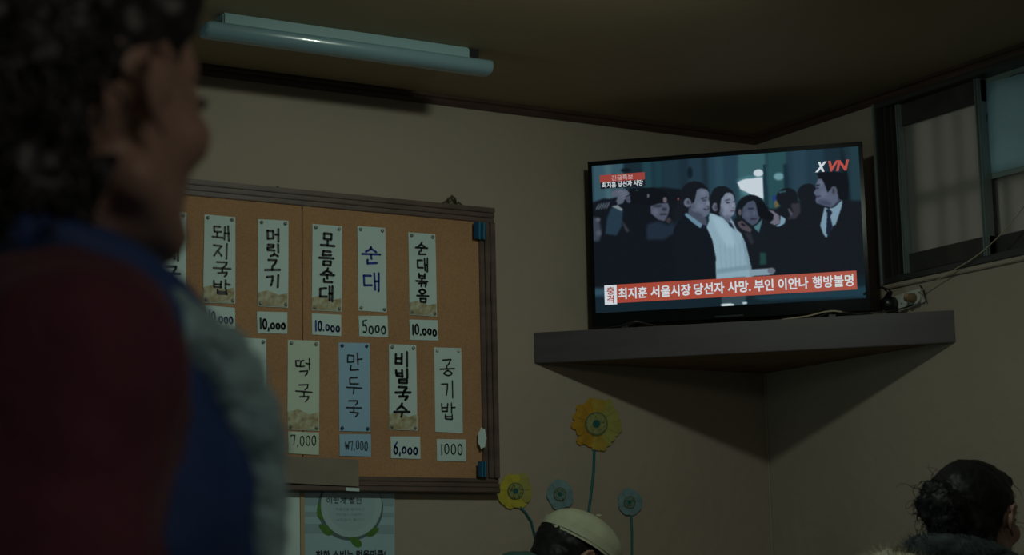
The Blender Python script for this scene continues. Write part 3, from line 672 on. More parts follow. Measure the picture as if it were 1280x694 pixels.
for k in range(6): pA([(520+55*k, 760), (528+55*k, 760), (548+50*k, 1060), (538+50*k, 1060)], (116, 142, 156), 1, .5)
pA([(485, 1040), (862, 1000), (866, 1050), (485, 1092)], (108, 134, 148), 2, .7); pA([(760, 700), (800, 760), (862, 1050), (830, 1050)], (112, 138, 152), 2, .8)
poly([(655, 488), (742, 484), (744, 508), (655, 514)], (128, 150, 164), 1); ell(738, 494, 15, 11, (100, 104, 118), 1)
poly([(695, 425), (718, 425), (718, 470), (695, 470)], (30, 62, 60), 2)
# bystander with a camera
eC(140, 400, 132, 138, (17, 20, 26), 1); pC([(20, 440), (260, 440), (250, 640), (100, 700), (60, 560)], (20, 24, 30), 2)
pC([(70, 372), (110, 326), (158, 312), (195, 342), (206, 400), (216, 460), (190, 512), (150, 530), (108, 500), (60, 450)], (66, 74, 92), 1); eC(44, 412, 15, 28, (82, 76, 84), 1)
eC(138, 382, 26, 8, (30, 36, 50), 1); eC(168, 420, 12, 20, (82, 90, 108), 2); eC(160, 474, 30, 9, (44, 40, 54), 1); eC(110, 430, 24, 26, (78, 86, 104), 3)
pC([(240, 470), (205, 595), (160, 545), (195, 520)], (70, 112, 120), 1); pC([(20, 500), (60, 485), (105, 525), (145, 565), (130, 592), (80, 570), (40, 545)], (74, 66, 74), 1); eC(70, 520, 22, 10, (24, 24, 32), 1, 30)
pC([(180, 330), (240, 320), (300, 400), (340, 430), (335, 500), (250, 480), (205, 450)], (13, 15, 20), 1)
pC([(285, 396), (330, 408), (382, 450), (388, 520), (340, 532), (300, 512), (332, 480), (334, 440)], (104, 102, 116), 1); pC([(392, 450), (436, 480), (428, 520), (384, 545), (350, 542), (388, 520)], (118, 150, 168), 1)
pC([(80, 590), (140, 600), (160, 680), (140, 700)], (40, 40, 48), 2)
# man on the right
pC([(560, 1500), (600, 560), (680, 460), (770, 390), (918, 318), (960, 345), (1075, 370), (1180, 450), (1180, 1500)], (20, 23, 28), 1)
pC([(704, 92), (760, 78), (960, 92), (972, 200), (962, 330), (900, 330), (820, 300), (745, 200)], (16, 18, 23), 1)
pC([(770, 370), (830, 395), (920, 322), (900, 280), (850, 290)], (58, 64, 82), 1)
pC([(716, 138), (745, 140), (770, 190), (795, 262), (830, 222), (870, 240), (885, 305), (880, 340), (820, 392), (770, 375), (700, 350), (692, 322), (701, 300), (690, 278), (674, 262), (698, 226), (692, 200), (702, 172)], (84, 92, 112), 1)
eC(735, 180, 20, 28, (98, 106, 126), 2); eC(760, 270, 34, 30, (94, 102, 122), 3); eC(770, 350, 60, 22, (60, 68, 88), 3, 15); pC([(692, 194), (730, 185), (733, 197), (696, 206)], (32, 36, 48), 1); eC(710, 222, 15, 5, (34, 38, 52), 1); eC(714, 292, 24, 6, (52, 50, 68), 1)
pC([(795, 262), (815, 215), (870, 205), (890, 260), (885, 310), (900, 330), (960, 330), (960, 150), (770, 150)], (16, 18, 23), 1); eC(848, 248, 26, 40, (78, 82, 98), 1); eC(844, 250, 10, 22, (50, 52, 66), 1)
pC([(768, 388), (800, 404), (850, 392), (918, 330), (915, 380), (862, 540), (835, 560), (780, 655), (755, 620), (730, 545)], (118, 146, 164), 1)
pC([(775, 412), (808, 402), (834, 436), (815, 470), (836, 562), (800, 645), (778, 612), (786, 500), (790, 442)], (24, 30, 46), 1)
# lower strip and coat hem
poly([(40, 560), (1100, 520), (1100, 660), (40, 660)], (18, 32, 40), 8); poly([(62, 545), (115, 545), (115, 575), (62, 575)], (44, 72, 88), 4)
poly([(548, 520), (640, 515), (640, 620), (548, 624)], (50, 66, 74), 2); poly([(655, 590), (1090, 560), (1090, 600), (700, 604)], (28, 54, 66), 3)
ell(570, 619, 26, 6, (210, 225, 225), 1); ell(636, 613, 10, 4, (190, 210, 210), 1)
img = img*1.0+np.array((3, 5, 6))+np.random.RandomState(1).normal(0, 1.5, img.shape); img = np.clip(img, 0, 255)/255
lin = np.where(img <= .04045, img/12.92, ((img+.055)/1.055)**2.4)
verts = [(sx0+(sx1-sx0)*i/GW, .0035, sz1-(sz1-sz0)*j/GH) for j in range(GH+1) for i in range(GW+1)]
faces = [(j*(GW+1)+i, (j+1)*(GW+1)+i, (j+1)*(GW+1)+i+1, j*(GW+1)+i+1) for j in range(GH) for i in range(GW)]
me = bpy.data.meshes.new('screen'); me.from_pydata(verts, [], faces)
ca = me.color_attributes.new('picture', 'FLOAT_COLOR', 'CORNER')
colv = np.ones((GH*GW, 4, 4), np.float32); colv[:, :, :3] = lin.reshape(-1, 1, 3); ca.data.foreach_set('color', colv.ravel())
sm = bpy.data.materials.new('screen_picture'); sm.use_nodes = True; nt = sm.node_tree; b = nt.nodes['Principled BSDF']
at_ = nt.nodes.new('ShaderNodeAttribute'); at_.attribute_name = 'picture'; nt.links.new(at_.outputs['Color'], b.inputs['Emission Color'])
b.inputs['Emission Strength'].default_value = .92; b.inputs['Base Color'].default_value = (.005, .006, .007, 1); b.inputs['Roughness'].default_value = .5; b.inputs['Specular IOR Level'].default_value = .0
me.materials.append(sm); scr = bpy.data.objects.new('screen', me); C.objects.link(scr); scr.parent = tv
def emat(name, rgb, k=.92):
    return mat(name, (.01, .01, .01), .4, emis=(srgb(*rgb), k))
RED = emat('banner_red', (164, 68, 52)); WHT = emat('caption_white', (206, 216, 222)); NAVY = emat('caption_navy', (14, 20, 30)); REDL = emat('logo_red', (180, 66, 60))
# picture crop coordinates -> screen local x,z (inverse bilinear by iteration)
def scr_xy(px, py):
    u, v = .5, .5
    for _ in range(20):
        x = Q[0, 0]*(1-u)*(1-v)+Q[1, 0]*u*(1-v)+Q[2, 0]*u*v+Q[3, 0]*(1-u)*v; y = Q[0, 1]*(1-u)*(1-v)+Q[1, 1]*u*(1-v)+Q[2, 1]*u*v+Q[3, 1]*(1-u)*v
        u += (px-x)/1013; v += (py-y+(px-x)*.038)/570
    return sx0+(sx1-sx0)*u, sz1-(sz1-sz0)*v
def scr_rect(name, x0, y0, x1, y1, m, y):
    mb = MB(); mb.box((x0, y-.0002, y0), (x1, y, y1)); return mb.build(name, m, tv)
def pic_rect(name, tl, br, m, y):
    a, b2 = scr_xy(*tl), scr_xy(*br); return scr_rect(name, a[0], b2[1], b2[0], a[1], m, y)
def pic_text(txt, tl, br, m, y, bold=.02, shear=0, name='caption_text', **k):
    a, b2 = scr_xy(*tl), scr_xy(*br)
    mt = Matrix(((1, 0, 0, a[0]), (0, 0, 1, y), (0, 1, 0, b2[1]), (0, 0, 0, 1)))
    return text_mesh(name, txt, m, mt, b2[0]-a[0], a[1]-b2[1], tv, bold, 0, shear, **k)
pic_rect('caption_banner', (146, 533), (1056, 572), RED, .0030)
pic_rect('caption_box', (98, 535), (146, 607), WHT, .0030)
pic_text('충\n격', (107, 541), (137, 603), RED, .0024, .02, vertical=True)
segs = [('최지훈', 152, 264), ('서울시장', 277, 432), ('당선자', 443, 560), ('사망.', 572, 660), ('부인', 672, 746), ('이안나', 762, 876), ('행방불명', 890, 1043)]
for t, x0, x1 in segs:
    f0, f1 = (x0-100)/960, (x1-100)/960; ym = lambda f: (549-35*f+0, 590-32*f)
    a = ym(f0); b2 = ym(f1)
    pic_text(t, (x0, a[0]-1+ (0)), (x1, b2[1]+1), WHT, .0024, .018 if t == '행방불명' else .026)
pic_rect('caption_tab', (92, 112), (265, 134), emat('tab_red', (150, 62, 54)), .0030)
pic_rect('caption_tab', (94, 138), (266, 158), NAVY, .0030)
pic_text('긴급특보', (137, 114), (220, 131), emat('tab_text', (190, 168, 168)), .0024, .01)
pic_text('최지훈 당선자 사망', (100, 139), (258, 156), WHT, .0024, .02)
pic_text('X', (903, 88), (949, 125), WHT, .0024, .05, .35, 'broadcaster_logo'); pic_text('VN', (952, 85), (1030, 123), REDL, .0024, .04, .25, 'broadcaster_logo')

# ------------------------------------------------------------------ cables, socket, string
def cable(name, pts, r, m, label, cat='cable', n=8):
    P = [Vector(p) for p in pts]; out = []
    for i in range(len(P)-1):
        p0, p1, p2, p3 = P[max(i-1, 0)], P[i], P[i+1], P[min(i+2, len(P)-1)]
        for k in range(n):
            t = k/n; out.append(.5*((2*p1)+(p2-p0)*t+(2*p0-5*p1+4*p2-p3)*t*t+(3*p1-p0-3*p2+p3)*t**3))
    out.append(P[-1])
    return tag(MB().tube(out, r, 8).build(name, m, smooth=True, loc=P[0]), label, cat)
so = empty('wall_socket', right(1140, 388, .0), label='white wall socket with beige adaptor beside the right edge of the television', cat='socket')
SP = [(1121, 371), (1152, 361), (1158, 378), (1126, 391)]
rel(so, quad_on(right, SP, .000, .010, nrm=RN)).build('face_plate', WHITEP, so, bevel=.002)
for (x, y) in ((1130, 380), (1147, 372)):
    c = right(x, y, .011)
    rel(so, MB().tube([c, c+RN*.007], .0155, 18)).build('socket_outlet', WHITEP, so, smooth=False)
    rel(so, MB().tube([c+RN*.007, c+RN*.0076], .0025, 8)).build('socket_hole', BLACK, so)
c = right(1142, 373, .018); rel(so, MB().tube([c, c+RN*.02, c+RN*.034+Vector((0, -.012, .004))], [.012, .010, .005], 12)).build('beige_plug', BEIGEP, so, smooth=True)
rel(so, MB().tube([right(x, y, .008) for x, y in ((1150, 357), (1154, 362), (1158, 378))], .0018, 6)).build('bracket_wire', BLACK, so)
pl = empty('power_plug', right(1117, 383, .03), label='black round power plug in the wall socket beside the television', cat='plug')
c = right(1116, 381, .020)
pb = MB().tube([c, c+RN*.012, c+RN*.030], [.019, .019, .014], 16); rel(pl, pb).build('plug_body', BLACK, pl, smooth=True)
rel(pl, MB().tube([c+RN*.018+Vector((0, .004, .010)), right(1113, 366, .045), right(1108, 362, .055)], [.009, .006, .004], 10)).build('strain_relief', BLACK, pl, smooth=True)
cable('power_cable', [right(1111, 366, .046), right(1105, 360.5, .055), right(1097, 359.5, .07), right(1090, 362, .09), right(1080, 368, .12)], .0028, BLACK, 'black power cable arching from the plug to behind the television')
cable('cord', [right(1148, 366, .02), right(1180, 345, .02), right(1219, 321, .022), right(1245, 299, .022), right(1263, 279, .022), right(1280, 258, .022), right(1300, 225, .022)], .0013, CORD, 'thin pale cord running up from the socket across the window', 'cord')
z = SZ1+.003
def shf(s, d): v = Vector((-.3575, -.3575, 0))+Vector((1, -1, 0)).normalized()*s+Vector((1, 1, 0)).normalized()*d; return (v.x, v.y)
cable('signal_cable', [(*shf(.10, .03), z), (*shf(.16, .022), z+.004), (*shf(.22, .012), z+.012), (*shf(.27, .018), z+.004), (*shf(.34, .03), z)], .0022, CORD, 'pale cable lying on the shelf under the right side of the television')
cable('signal_cable', [(*shf(.18, .03), z), (*shf(.23, .014), z+.010), (*shf(.28, .016), z+.003), (*shf(.36, .02), z+.006), (*shf(.41, .04), z+.02)], .0018, BLACK, 'thin black cable lying on the shelf under the right side of the television')
cable('signal_cable', [(*shf(-.34, .02), z), (*shf(-.29, .012), z+.004), (*shf(-.25, .01), z+.011), (*shf(-.2, .03), z)], .0020, BLACK, 'short black cable under the left side of the television')
# ------------------------------------------------------------------ people
class Body:
    def __init__(s): s.p = []
    def e(s, tagn, c, r, rot=None): s.p.append(('e', tagn, Vector(c), r if isinstance(r, (tuple, list)) else (r,)*3, rot)); return s
    def c(s, tagn, a, b, r0, r1): s.p.append(('c', tagn, Vector(a), Vector(b), r0, r1)); return s
    def chain(s, tagn, pts, rs):
        for i in range(len(pts)-1): s.c(tagn, pts[i], pts[i+1], rs[i], rs[i+1])
        return s
def remesh(prims, name, m, parent, voxel=.006, smooth=8, inflate=0.0, tags=None, noise_amp=0, noise_f=20, squash=None):
    mb = MB()
    for p in prims:
        if tags and p[1] not in tags: continue
        if p[0] == 'e':
            r = tuple(x+inflate for x in p[3]); mb.sphere(p[2], r, 20, 14, p[4])
        else:
            a, b2, q0, q1 = p[2], p[3], p[4]+inflate, p[5]+inflate
            mb.sphere(a, q0, 14, 10); mb.sphere(b2, q1, 14, 10); mb.tube([a, a.lerp(b2, .5), b2], [q0, (q0+q1)/2, q1], 14)
    me = bpy.data.meshes.new(name); me.from_pydata(mb.v, [], mb.f)
    o = bpy.data.objects.new(name, me); C.objects.link(o)
    rm = o.modifiers.new('r', 'REMESH'); rm.mode = 'VOXEL'; rm.voxel_size = voxel
    sm_ = o.modifiers.new('s', 'SMOOTH'); sm_.iterations = smooth; sm_.factor = .5
    dg = bpy.context.evaluated_depsgraph_get(); me2 = bpy.data.meshes.new_from_object(o.evaluated_get(dg))
    bpy.data.objects.remove(o); bpy.data.meshes.remove(me)
    if noise_amp:
        n = len(me2.vertices)
        for v in me2.vertices:
            q = v.co*noise_f
            v.co += v.normal*noise_amp*(noise.noise(q)+.5*noise.noise(q*2.3))
    me2.name = name; me2.shade_smooth(); me2.materials.clear(); me2.materials.append(m)
    o = bpy.data.objects.new(name, me2); C.objects.link(o); o.parent = parent
    return o
def head(B, Mh, s=1.0):
    R3 = Mh.to_3x3()
    def P(x, y, z_): return Mh@Vector((x*s, y*s, z_*s))
    def E(t, c, r, rot=None): B.e(t, P(*c), tuple(x*s for x in ((r,)*3 if not isinstance(r, tuple) else r)), R3@(rot or Matrix.Identity(3)))
    E('head', (0, -.015, .032), (.074, .094, .086)); E('head', (0, .028, -.015), (.060, .064, .082)); E('head', (0, .030, -.062), (.052, .050, .044))
    E('head', (0, .070, -.097), (.020, .016, .016)); E('head', (0, .055, .055), (.055, .035, .040))
    for k in (-1, 1):
        E('head', (k*.040, .058, -.022), (.024, .026, .024)); E('head', (k*.033, .077, .008), (.015, .011, .009))
        B.c('head', P(k*.010, .088, .030), P(k*.046, .070, .030), .010*s, .009*s)
        E('head', (k*.012, .104, -.026), (.007, .008, .006))
        B.c('head', P(k*.050, .0, -.055), P(k*.020, .062, -.092), .020*s, .016*s)
        # ear: rim, lobe, back
        er = [(k*.076, .012, -.008), (k*.080, .016, .010), (k*.087, .010, .028), (k*.092, -.006, .033), (k*.094, -.018, .022), (k*.091, -.020, .004), (k*.085, -.012, -.016), (k*.080, .000, -.028)]
        B.chain('ear', [P(*q) for q in er], [.0042*s]*len(er)); E('ear', (k*.079, .002, -.027), (.005, .008, .009)); E('ear', (k*.078, -.004, .004), (.0055, .014, .024))
        B.chain('ear', [P(k*.082, .004, .012), P(k*.086, -.008, .008), P(k*.083, -.004, -.012)], [.003*s]*3)
    B.c('head', P(0, .090, .022), P(0, .108, -.020), .008*s, .011*s)
    E('head', (0, .0885, -.052), (.022, .009, .0055)); E('head', (0, .0865, -.062), (.018, .009, .006))
def eyes(Mh, parent, s=1.0):
    for k in (-1, 1):
        mb = MB().sphere(Mh@Vector((k*.033*s, .083*s, .006*s)), (.0130*s, .0085*s, .0060*s), 12, 8, Mh.to_3x3()); mb.build('eye', PUPIL, parent, smooth=True)
        b1 = MB().tube([Mh@Vector((k*.014*s, .0985*s, .030*s)), Mh@Vector((k*.033*s, .092*s, .036*s)), Mh@Vector((k*.052*s, .076*s, .030*s))], [.002, .003, .0015], 6); b1.build('eyebrow', HAIR, parent, smooth=True)
def hand(B, wr, d, n, side):                 # wrist, direction of fingers, palm normal
    wr = Vector(wr); d = Vector(d).normalized(); n = Vector(n).normalized(); a = d.cross(n).normalized()*side
    B.c('hand', wr, wr+d*.035, .022, .024)
    for k, (o_, L) in enumerate(((.030, .068), (.010, .078), (-.010, .072), (-.029, .056))):
        b0 = wr+d*.030+a*o_*.6; b1 = wr+d*.080+a*o_; m1 = b1+d*L*.5+n*L*.12; m2 = b1+d*L*.85+n*L*.42
        B.chain('hand', [b0, b1, m1, m2], [.012, .0105, .0085, .0072])
    t0 = wr+d*.018+a*.018; t1 = wr+d*.045+a*.044+n*.012; t2 = wr+d*.078+a*.048+n*.024
    B.chain('hand', [t0, t1, t2], [.013, .011, .0085])
def stand_body(B, shz=1.205, sw=.158, hipz=.80, head_c=(0, 0, 1.4), lean=0.0, neck=.048):
    hc = Vector(head_c)
    B.e('torso', (0, 0, hipz+.04), (.155, .115, .12)); B.e('torso', (0, .02, hipz+.17), (.140, .115, .12)); B.e('torso', (0, .0, shz-.12), (.150, .105, .15))
    B.c('torso', (-.10, 0, shz-.02), (.10, 0, shz-.02), .062, .062)
    B.chain('neck', [(0, -.02, shz-.03), (0, -.012, (shz+hc.z)/2), hc+Vector((0, -.02, -.05))], [.066, neck, neck+.004])
    for k in (-1, 1):
        s_ = Vector((k*sw, 0, shz-.035)); e = Vector((k*(sw+.045), -.04, shz-.30)); wv = Vector((k*(sw+.03), .06, shz-.52))
        B.chain('arm', [s_, s_.lerp(e, .4), e], [.056, .048, .038]); B.chain('arm', [e, wv], [.037, .025])
        hand(B, wv, (0, .15, -1), (-k, 0, 0), k if k > 0 else -1)
        B.chain('leg', [(k*.085, 0, hipz), (k*.09, .01, .44), (k*.09, -.01, .09)], [.085, .056, .040])
        B.c('foot', (k*.09, -.02, .045), (k*.10, .12, .035), .042, .034)
def rotz(a): return Matrix.Rotation(a, 4, 'Z')
AZ = YAW
# ---------- standing woman, foreground
az_body = AZ+math.radians(70)
hc_w = at(98, 138, 1.40)
base_dir = Vector((math.sin(az_body), math.cos(az_body), 0)); rt_dir = Vector((math.cos(az_body), -math.sin(az_body), 0))
root_xy = hc_w-base_dir*.02
wom = empty('person', (root_xy.x, root_xy.y, 0), -az_body, label='standing woman in foreground seen from behind, maroon sweater under blue fleece-lined vest', cat='person')
B = Body()
head_z = hc_w.z
Mh = Matrix.Translation((0, .02, head_z))@rotz(math.radians(35))@Matrix.Rotation(math.radians(6), 4, 'X')
stand_body(B, 1.225, .150, .80, (0, .02, head_z))
head(B, Mh, 1.0)
remesh(B.p, 'body', SKIN, wom, .007, 3)
eyes(Mh, wom)
# sweater, vest, trousers, shoes
SW = Body(); sz = 1.225
SW.p = [p for p in B.p if p[1] in ('torso', 'arm')]
remesh(SW.p, 'sweater', MAROON, wom, .011, 6, .020, noise_amp=.008, noise_f=13)
VS = Body()
VS.e('v', (0, -.01, .86), (.180, .140, .13)); VS.e('v', (0, .0, 1.00), (.172, .138, .15)); VS.e('v', (0, .012, 1.11), (.160, .140, .125)); VS.e('v', (0, .035, 1.17), (.135, .105, .085))
VS.c('v', (-.115, -.005, 1.205), (.115, -.005, 1.205), .060, .060); VS.c('v', (-.06, .03, 1.21), (.06, .03, 1.21), .075, .075)
remesh(VS.p, 'vest', BLUEV, wom, .010, 6, .0, noise_amp=.010, noise_f=16)
CL = Body()
ring = [(.118*math.cos(a)*.72, .01+.10*math.sin(a), 1.268+.018*math.cos(a*2)-.03*math.sin(a)) for a in [2*PI*k/20 for k in range(21)]]
CL.chain('c', ring, [.020]*21)
remesh(CL.p, 'vest_collar', BLUEV, wom, .006, 4, noise_amp=.003, noise_f=30)
FL = Body()
for k in (-1, 1):
    FL.chain('f', [(k*.095, .050, 1.250), (k*.085, .105, 1.215), (k*.070, .134, 1.165), (k*.045, .146, 1.09), (k*.03, .146, 1.0), (k*.025, .140, .88), (k*.02, .13, .76)], [.018, .024, .022, .016, .015, .015, .015])
remesh(FL.p, 'fleece_trim', FLEECE, wom, .006, 3, noise_amp=.006, noise_f=60)
remesh([p for p in B.p if p[1] == 'leg']+[('e', 'leg', Vector((0, 0, .82)), (.16, .12, .10), None)], 'trousers', PANTS, wom, .016, 3, .014)
for k in (-1, 1):
    sb = Body(); sb.c('s', (k*.09, -.02, .05), (k*.10, .13, .045), .046, .040); sh_ = remesh(sb.p, 'shoe', SHOE, wom, .008, 3)
# hair: cap of lumpy curls plus free curls
def hair_caps(Mh, parts, s=1.0):
    HB = Body(); R3 = Mh.to_3x3()
    for c, r in parts: HB.e('h', Mh@Vector(tuple(x*s for x in c)), tuple(x*s for x in r), R3)
    return HB
HB = hair_caps(Mh, [((0, -.025, .056), (.080, .104, .080)), ((0, .030, .088), (.066, .056, .036)), ((0, -.078, -.005), (.074, .058, .085)), ((0, -.078, -.055), (.070, .048, .060)), ((0, -.150, .000), (.075, .060, .080)),
                    ((.064, .028, .066), (.018, .032, .028)), ((-.064, .028, .066), (.018, .032, .028)), ((0, -.10, .06), (.07, .06, .06))])
hobj = remesh(HB.p, 'hair', HAIRG, wom, .005, 3, noise_amp=.010, noise_f=38)
def curls(hobj, m, parent, n, length, rad, seed, zmin=-9, wav=.006, out=.4, down=.7, name='hair_locks', pick=None, seg=5):
    rnd = random.Random(seed); me = hobj.data; mb = MB(); vs = me.vertices; cnt = 0; tries = 0
    while cnt < n and tries < n*20:
        tries += 1
        v = vs[rnd.randrange(len(vs))]
        if pick and not pick(v.co, v.normal): continue
        cnt += 1
        nrm = v.normal.copy(); t = Vector((rnd.uniform(-1, 1), rnd.uniform(-1, 1), rnd.uniform(-1, .2))); t = (t-nrm*t.dot(nrm)).normalized()
        side = nrm.cross(t); p = v.co-nrm*.003; pts = [p.copy()]; ph = rnd.uniform(0, 6.28)
        L = length*rnd.uniform(.5, 1.2)
        for k in range(1, seg+3):
            f = k/(seg+2); d = (t*(1-down*f)+nrm*out*(1-f)+Vector((0, 0, -down*f))).normalized()
            p = p+d*L/(seg+2); pts.append(p+side*math.sin(ph+f*9)*wav+nrm*math.cos(ph+f*9)*wav*.6)
        mb.tube(pts, [rad*(1-.75*k/(len(pts)-1)) for k in range(len(pts))], 4)
    return tag(mb.build(name, m, parent, smooth=True), kind='stuff')
Mi = Mh.inverted()
curls(hobj, HAIRG, wom, 700, .045, .0034, 3, wav=.006, out=.2, pick=lambda c, n: (Mi@c).y < -.045)
lk = MB()
for k in range(9):
    rnd = random.Random(k); a0 = Mh@Vector((.062-.006*k*.5, -.035-.004*k, -.045)); pts = [a0+Vector((.006*math.sin(q*1.1+k), -.002*q+.004*math.cos(q+k), -.0125*q)) for q in range(9)]
    lk.tube(pts, [.005*(1-.09*q) for q in range(9)], 6)
lk.build('nape_lock', HAIRG, wom, smooth=True)

# ---------- seated helper
def stool(x, y, label):
    r_ = empty('stool', (x, y, 0), label=label, cat='stool')
    MB().tube([(0, 0, .40), (0, 0, .42), (0, 0, .445)], [.155, .165, .155], 24).build('seat', STOOL, r_, smooth=False)
    for k in range(4):
        a = PI/4+k*PI/2; MB().tube([(.12*math.cos(a), .12*math.sin(a), .40), (.16*math.cos(a), .16*math.sin(a), 0)], .011, 8).build('leg', ALU, r_, smooth=True)
def seat_body(B, shz, sw, hc, ty=0.0):
    """seated: hips at z=.53 above a stool, knees forward"""
    hc = Vector(hc); sc_ = Vector((0, ty, shz))
    B.e('torso', (0, 0, .545), (.165, .125, .10)); B.e('torso', (0, ty*.4, .68), (.145, .115, .13)); B.e('torso', (0, ty*.8, shz-.14), (.155, .11, .15))
    B.c('torso', (-.10, ty, shz-.03), (.10, ty, shz-.03), .064, .064)
    B.chain('neck', [(0, ty-.01, shz-.03), ((0+hc.x)/2, (ty-.01+hc.y-.02)/2, (shz+hc.z)/2), hc+Vector((0, -.025, -.045))], [.066, .050, .052])
    for k in (-1, 1):
        s_ = Vector((k*sw, ty, shz-.04)); e = Vector((k*(sw+.05), ty*.5+.03, shz-.29)); wv = Vector((k*.12, ty*.5+.25, .625))
        B.chain('arm', [s_, s_.lerp(e, .4), e], [.056, .048, .038]); B.chain('arm', [e, wv], [.037, .026]); hand(B, wv, (-k*.2, 1, -.12), (0, 0, -1), -k)
        B.chain('leg', [(k*.09, .02, .535), (k*.11, .40, .51), (k*.11, .42, .09)], [.082, .056, .040])
        B.c('foot', (k*.11, .40, .045), (k*.12, .53, .035), .042, .034)
def seated(name_label, px, py, dep, phi, parts_mat, head_pitch, head_yaw, shd, fwd_lean, skin, head_s=1.0):
    az = AZ+math.radians(phi); hc = at(px, py, dep)
    fdir = Vector((math.sin(az), math.cos(az), 0))
    hl = Vector((0, fwd_lean, hc.z))
    root = hc-fdir*fwd_lean
    r_ = empty('person', (root.x, root.y, 0), -az, label=name_label, cat='person')
    B = Body(); Mh = Matrix.Translation(hl)@rotz(math.radians(head_yaw))@Matrix.Rotation(math.radians(head_pitch), 4, 'X')
    seat_body(B, hc.z-shd, .165, hl, fwd_lean*.65)
    head(B, Mh, head_s)
    remesh(B.p, 'body', skin, r_, .0065, 3); eyes(Mh, r_, head_s)
    if fwd_lean > .1: B.c('torso', (0, fwd_lean*.65-.03, hc.z-shd-.03), (0, fwd_lean-.130, hc.z-.045), .085, .060)
    remesh([p for p in B.p if p[1] in ('torso', 'arm')], 'jacket', parts_mat, r_, .012, 6, .020, noise_amp=.008, noise_f=14)
    remesh([p for p in B.p if p[1] == 'leg'], 'trousers', PANTS, r_, .016, 3, .014)
    for k in (-1, 1):
        sb = Body(); sb.c('s', (k*.11, .40, .05), (k*.12, .54, .045), .046, .040); remesh(sb.p, 'shoe', SHOE, r_, .008, 3)
    return r_, B, Mh, az
# ---------- person with bun, right
p2, B2, Mh2, az2 = seated('seated woman with messy dark hair bun and fur-trimmed hood, bottom right', 1220, 654, 3.95, 42, PARKA, 0, 0, .175, .04, SKIN)
HB = hair_caps(Mh2, [((0, -.018, .042), (.082, .104, .086)), ((0, .045, .080), (.060, .042, .032)), ((0, -.055, -.010), (.074, .062, .078))])
h2 = remesh(HB.p, 'hair', HAIR, p2, .005, 5, noise_amp=.003, noise_f=50)
HB = hair_caps(Mh2, [((0, -.135, .030), (.050, .036, .042)), ((.012, -.130, .000), (.036, .034, .030)), ((-.01, -.128, .058), (.034, .03, .026))])
h2b = remesh(HB.p, 'hair_bun', HAIR, p2, .005, 3, noise_amp=.008, noise_f=60)
curls(h2b, HAIR, p2, 200, .032, .0012, 5, wav=.005, out=.6, down=.3)
curls(h2b, HAIR, p2, 16, .065, .0009, 8, wav=.003, out=1.5, down=.0, pick=lambda c, n: n.z > .4)
curls(h2, HAIR, p2, 260, .05, .0010, 6, wav=.002, out=.05, down=.5)
# hood with fur trim
def fur(mb_pts, r_ring, m, parent, name, n, L, seed):
    rnd = random.Random(seed); mb = MB(); P = [Vector(p) for p in mb_pts]
    for _ in range(n):
        k = rnd.randrange(len(P)-1); c = P[k].lerp(P[k+1], rnd.random()); t = (P[k+1]-P[k]).normalized()
        d = Vector((rnd.gauss(0, 1), rnd.gauss(0, 1), rnd.gauss(0, 1))); d = (d-t*d.dot(t)*.7).normalized()
        b0 = c+d*r_ring*.6; tip = c+d*(r_ring+L*rnd.uniform(.4, 1.1))+Vector((0, 0, -.25*L))
        s_ = d.cross(t).normalized()*.0012; mb.add([b0-s_, b0+s_, b0+t*.0015, tip], [(0, 1, 3), (1, 2, 3), (2, 0, 3)])
    return tag(mb.build(name, m, parent), kind='stuff')
zc = Mh2.translation.z
coll = [(.092*math.cos(a), -.020+.10*math.sin(a), zc-.085-.035*math.sin(a)) for a in [2*PI*k/24 for k in range(25)]]
cb = Body(); cb.chain('c', coll, [.030]*25); remesh(cb.p, 'fur_collar', FURD, p2, .007, 3, noise_amp=.006, noise_f=40)
fur(coll, .028, FURD, p2, 'collar_fur', 2600, .026, 3)
hood = [(-.17+.22*k/14, -.155-.045*math.sin(PI*k/14), zc-.078-.035*abs(k/7-1)) for k in range(15)]
hb = Body(); hb.e('h', (-.03, -.125, zc-.175), (.135, .070, .085)); remesh(hb.p, 'hood', PARKA, p2, .010, 5, noise_amp=.008, noise_f=16)
cb = Body(); cb.chain('c', hood, [.028]*15); remesh(cb.p, 'hood_trim', FURC, p2, .007, 3, noise_amp=.006, noise_f=40)
fur(hood, .026, FURC, p2, 'hood_fur', 2200, .030, 4)
r = p2.location; stool(r.x, r.y, 'round stool under the seated woman with the hair bun')
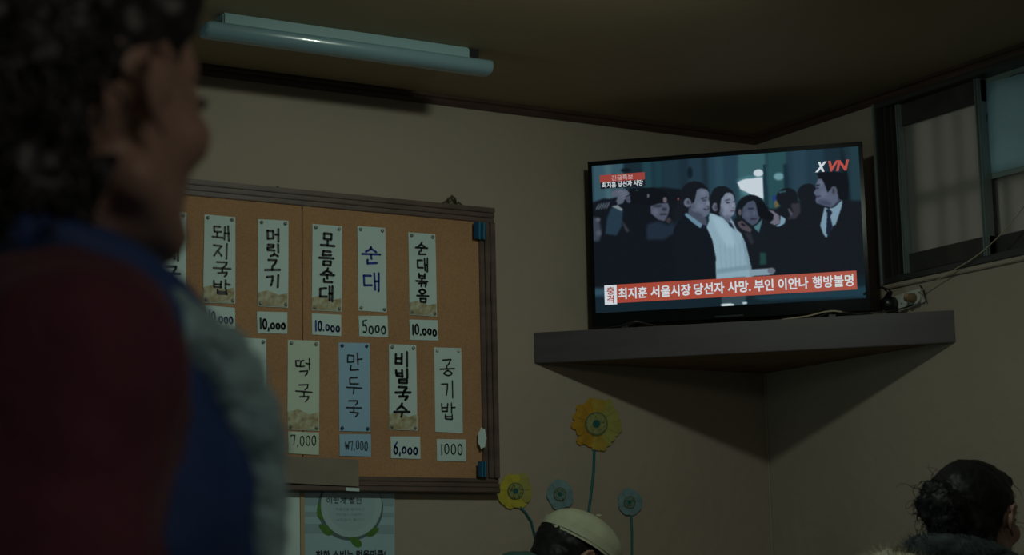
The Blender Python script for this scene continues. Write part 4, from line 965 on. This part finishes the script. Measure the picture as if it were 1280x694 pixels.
# ---------- man in cap
p3, B3, Mh3, az3 = seated('seated person in pale cap and teal jacket bowed over below the flowers', 716, 705, 4.42, 62, TEALC, -27, -4, .135, .22, SKIN2, .90)
Mh3 = Mh3@Matrix.Scale(.90, 4)
HB = hair_caps(Mh3, [((0, -.022, .035), (.079, .098, .084)), ((0, -.062, -.012), (.070, .050, .062)), ((.072, .012, .026), (.008, .020, .026)), ((-.072, .012, .026), (.008, .020, .026))])
h3 = remesh(HB.p, 'hair', HAIR, p3, .005, 4, noise_amp=.003, noise_f=60)
curls(h3, HAIR, p3, 220, .035, .0010, 16, wav=.002, out=.15, down=.7)
Mc = Mh3@Matrix.Translation((0, .008, .004))@Matrix.Rotation(math.radians(-4), 4, 'X')
# cap: dome above a plane tilted with head, band, brim, button, seams
mb = MB(); seg, rings = 36, 12; vs = []
for i in range(rings+1):
    th = (PI/2*1.02)*i/rings
    for k in range(seg):
        a = 2*PI*k/seg; gore = 1+.012*math.cos(6*a)*math.sin(th)
        rx, ry, rz = .087, .113, .086
        vs.append(Mc@Vector((rx*math.sin(th)*math.cos(a)*gore, -.012+ry*math.sin(th)*math.sin(a)*gore, .042+rz*math.cos(th)**.8 if th < PI/2 else .042-.004)))
fs = [(i*seg+k, (i+1)*seg+k, (i+1)*seg+(k+1) % seg, i*seg+(k+1) % seg) for i in range(rings) for k in range(seg)]
mb.add(vs, fs); cap = mb.build('cap', CAPM, p3, smooth=True)
band = [Mc@Vector((  .0885*math.cos(a), -.012+.1165*math.sin(a), .045)) for a in [2*PI*k/40 for k in range(41)]]
bb = MB()
for k in range(40):
    a, c2 = band[k], band[k+1]; up = Mc.to_3x3()@Vector((0, 0, .022)); bb.add([a, c2, c2+up*1, a+up*1], [(0, 1, 2, 3)])
bb.build('cap_band', CAPM, cap, smooth=True)
br = MB(); n = 18; top = []; 
for k in range(n+1):
    a = PI*(.12+.76*k/n); i0 = Vector((.088*math.cos(a), -.004+.111*math.sin(a), .046)); i1 = Vector((.082*math.cos(a), .085+.105*math.sin(a), .030-.022*abs(math.cos(a))))
    top += [Mc@i0, Mc@i1, Mc@(i0-Vector((0, 0, .003))), Mc@(i1-Vector((0, 0, .003)))]
fs = []
for k in range(n):
    a = 4*k; fs += [(a, a+1, a+5, a+4), (a+2, a+6, a+7, a+3), (a+1, a+3, a+7, a+5), (a, a+4, a+6, a+2)]
fs += [(0, 2, 3, 1), (4*n, 4*n+1, 4*n+3, 4*n+2)]
br.add(top, fs).build('cap_brim', CAPM, cap, smooth=False)
MB().sphere(Mc@Vector((0, -.004, .137)), (.008, .008, .004), 10, 6).build('cap_button', CAPM, cap, smooth=True)
r = p3.location; stool(r.x, r.y, 'round stool under the seated person in the cap')
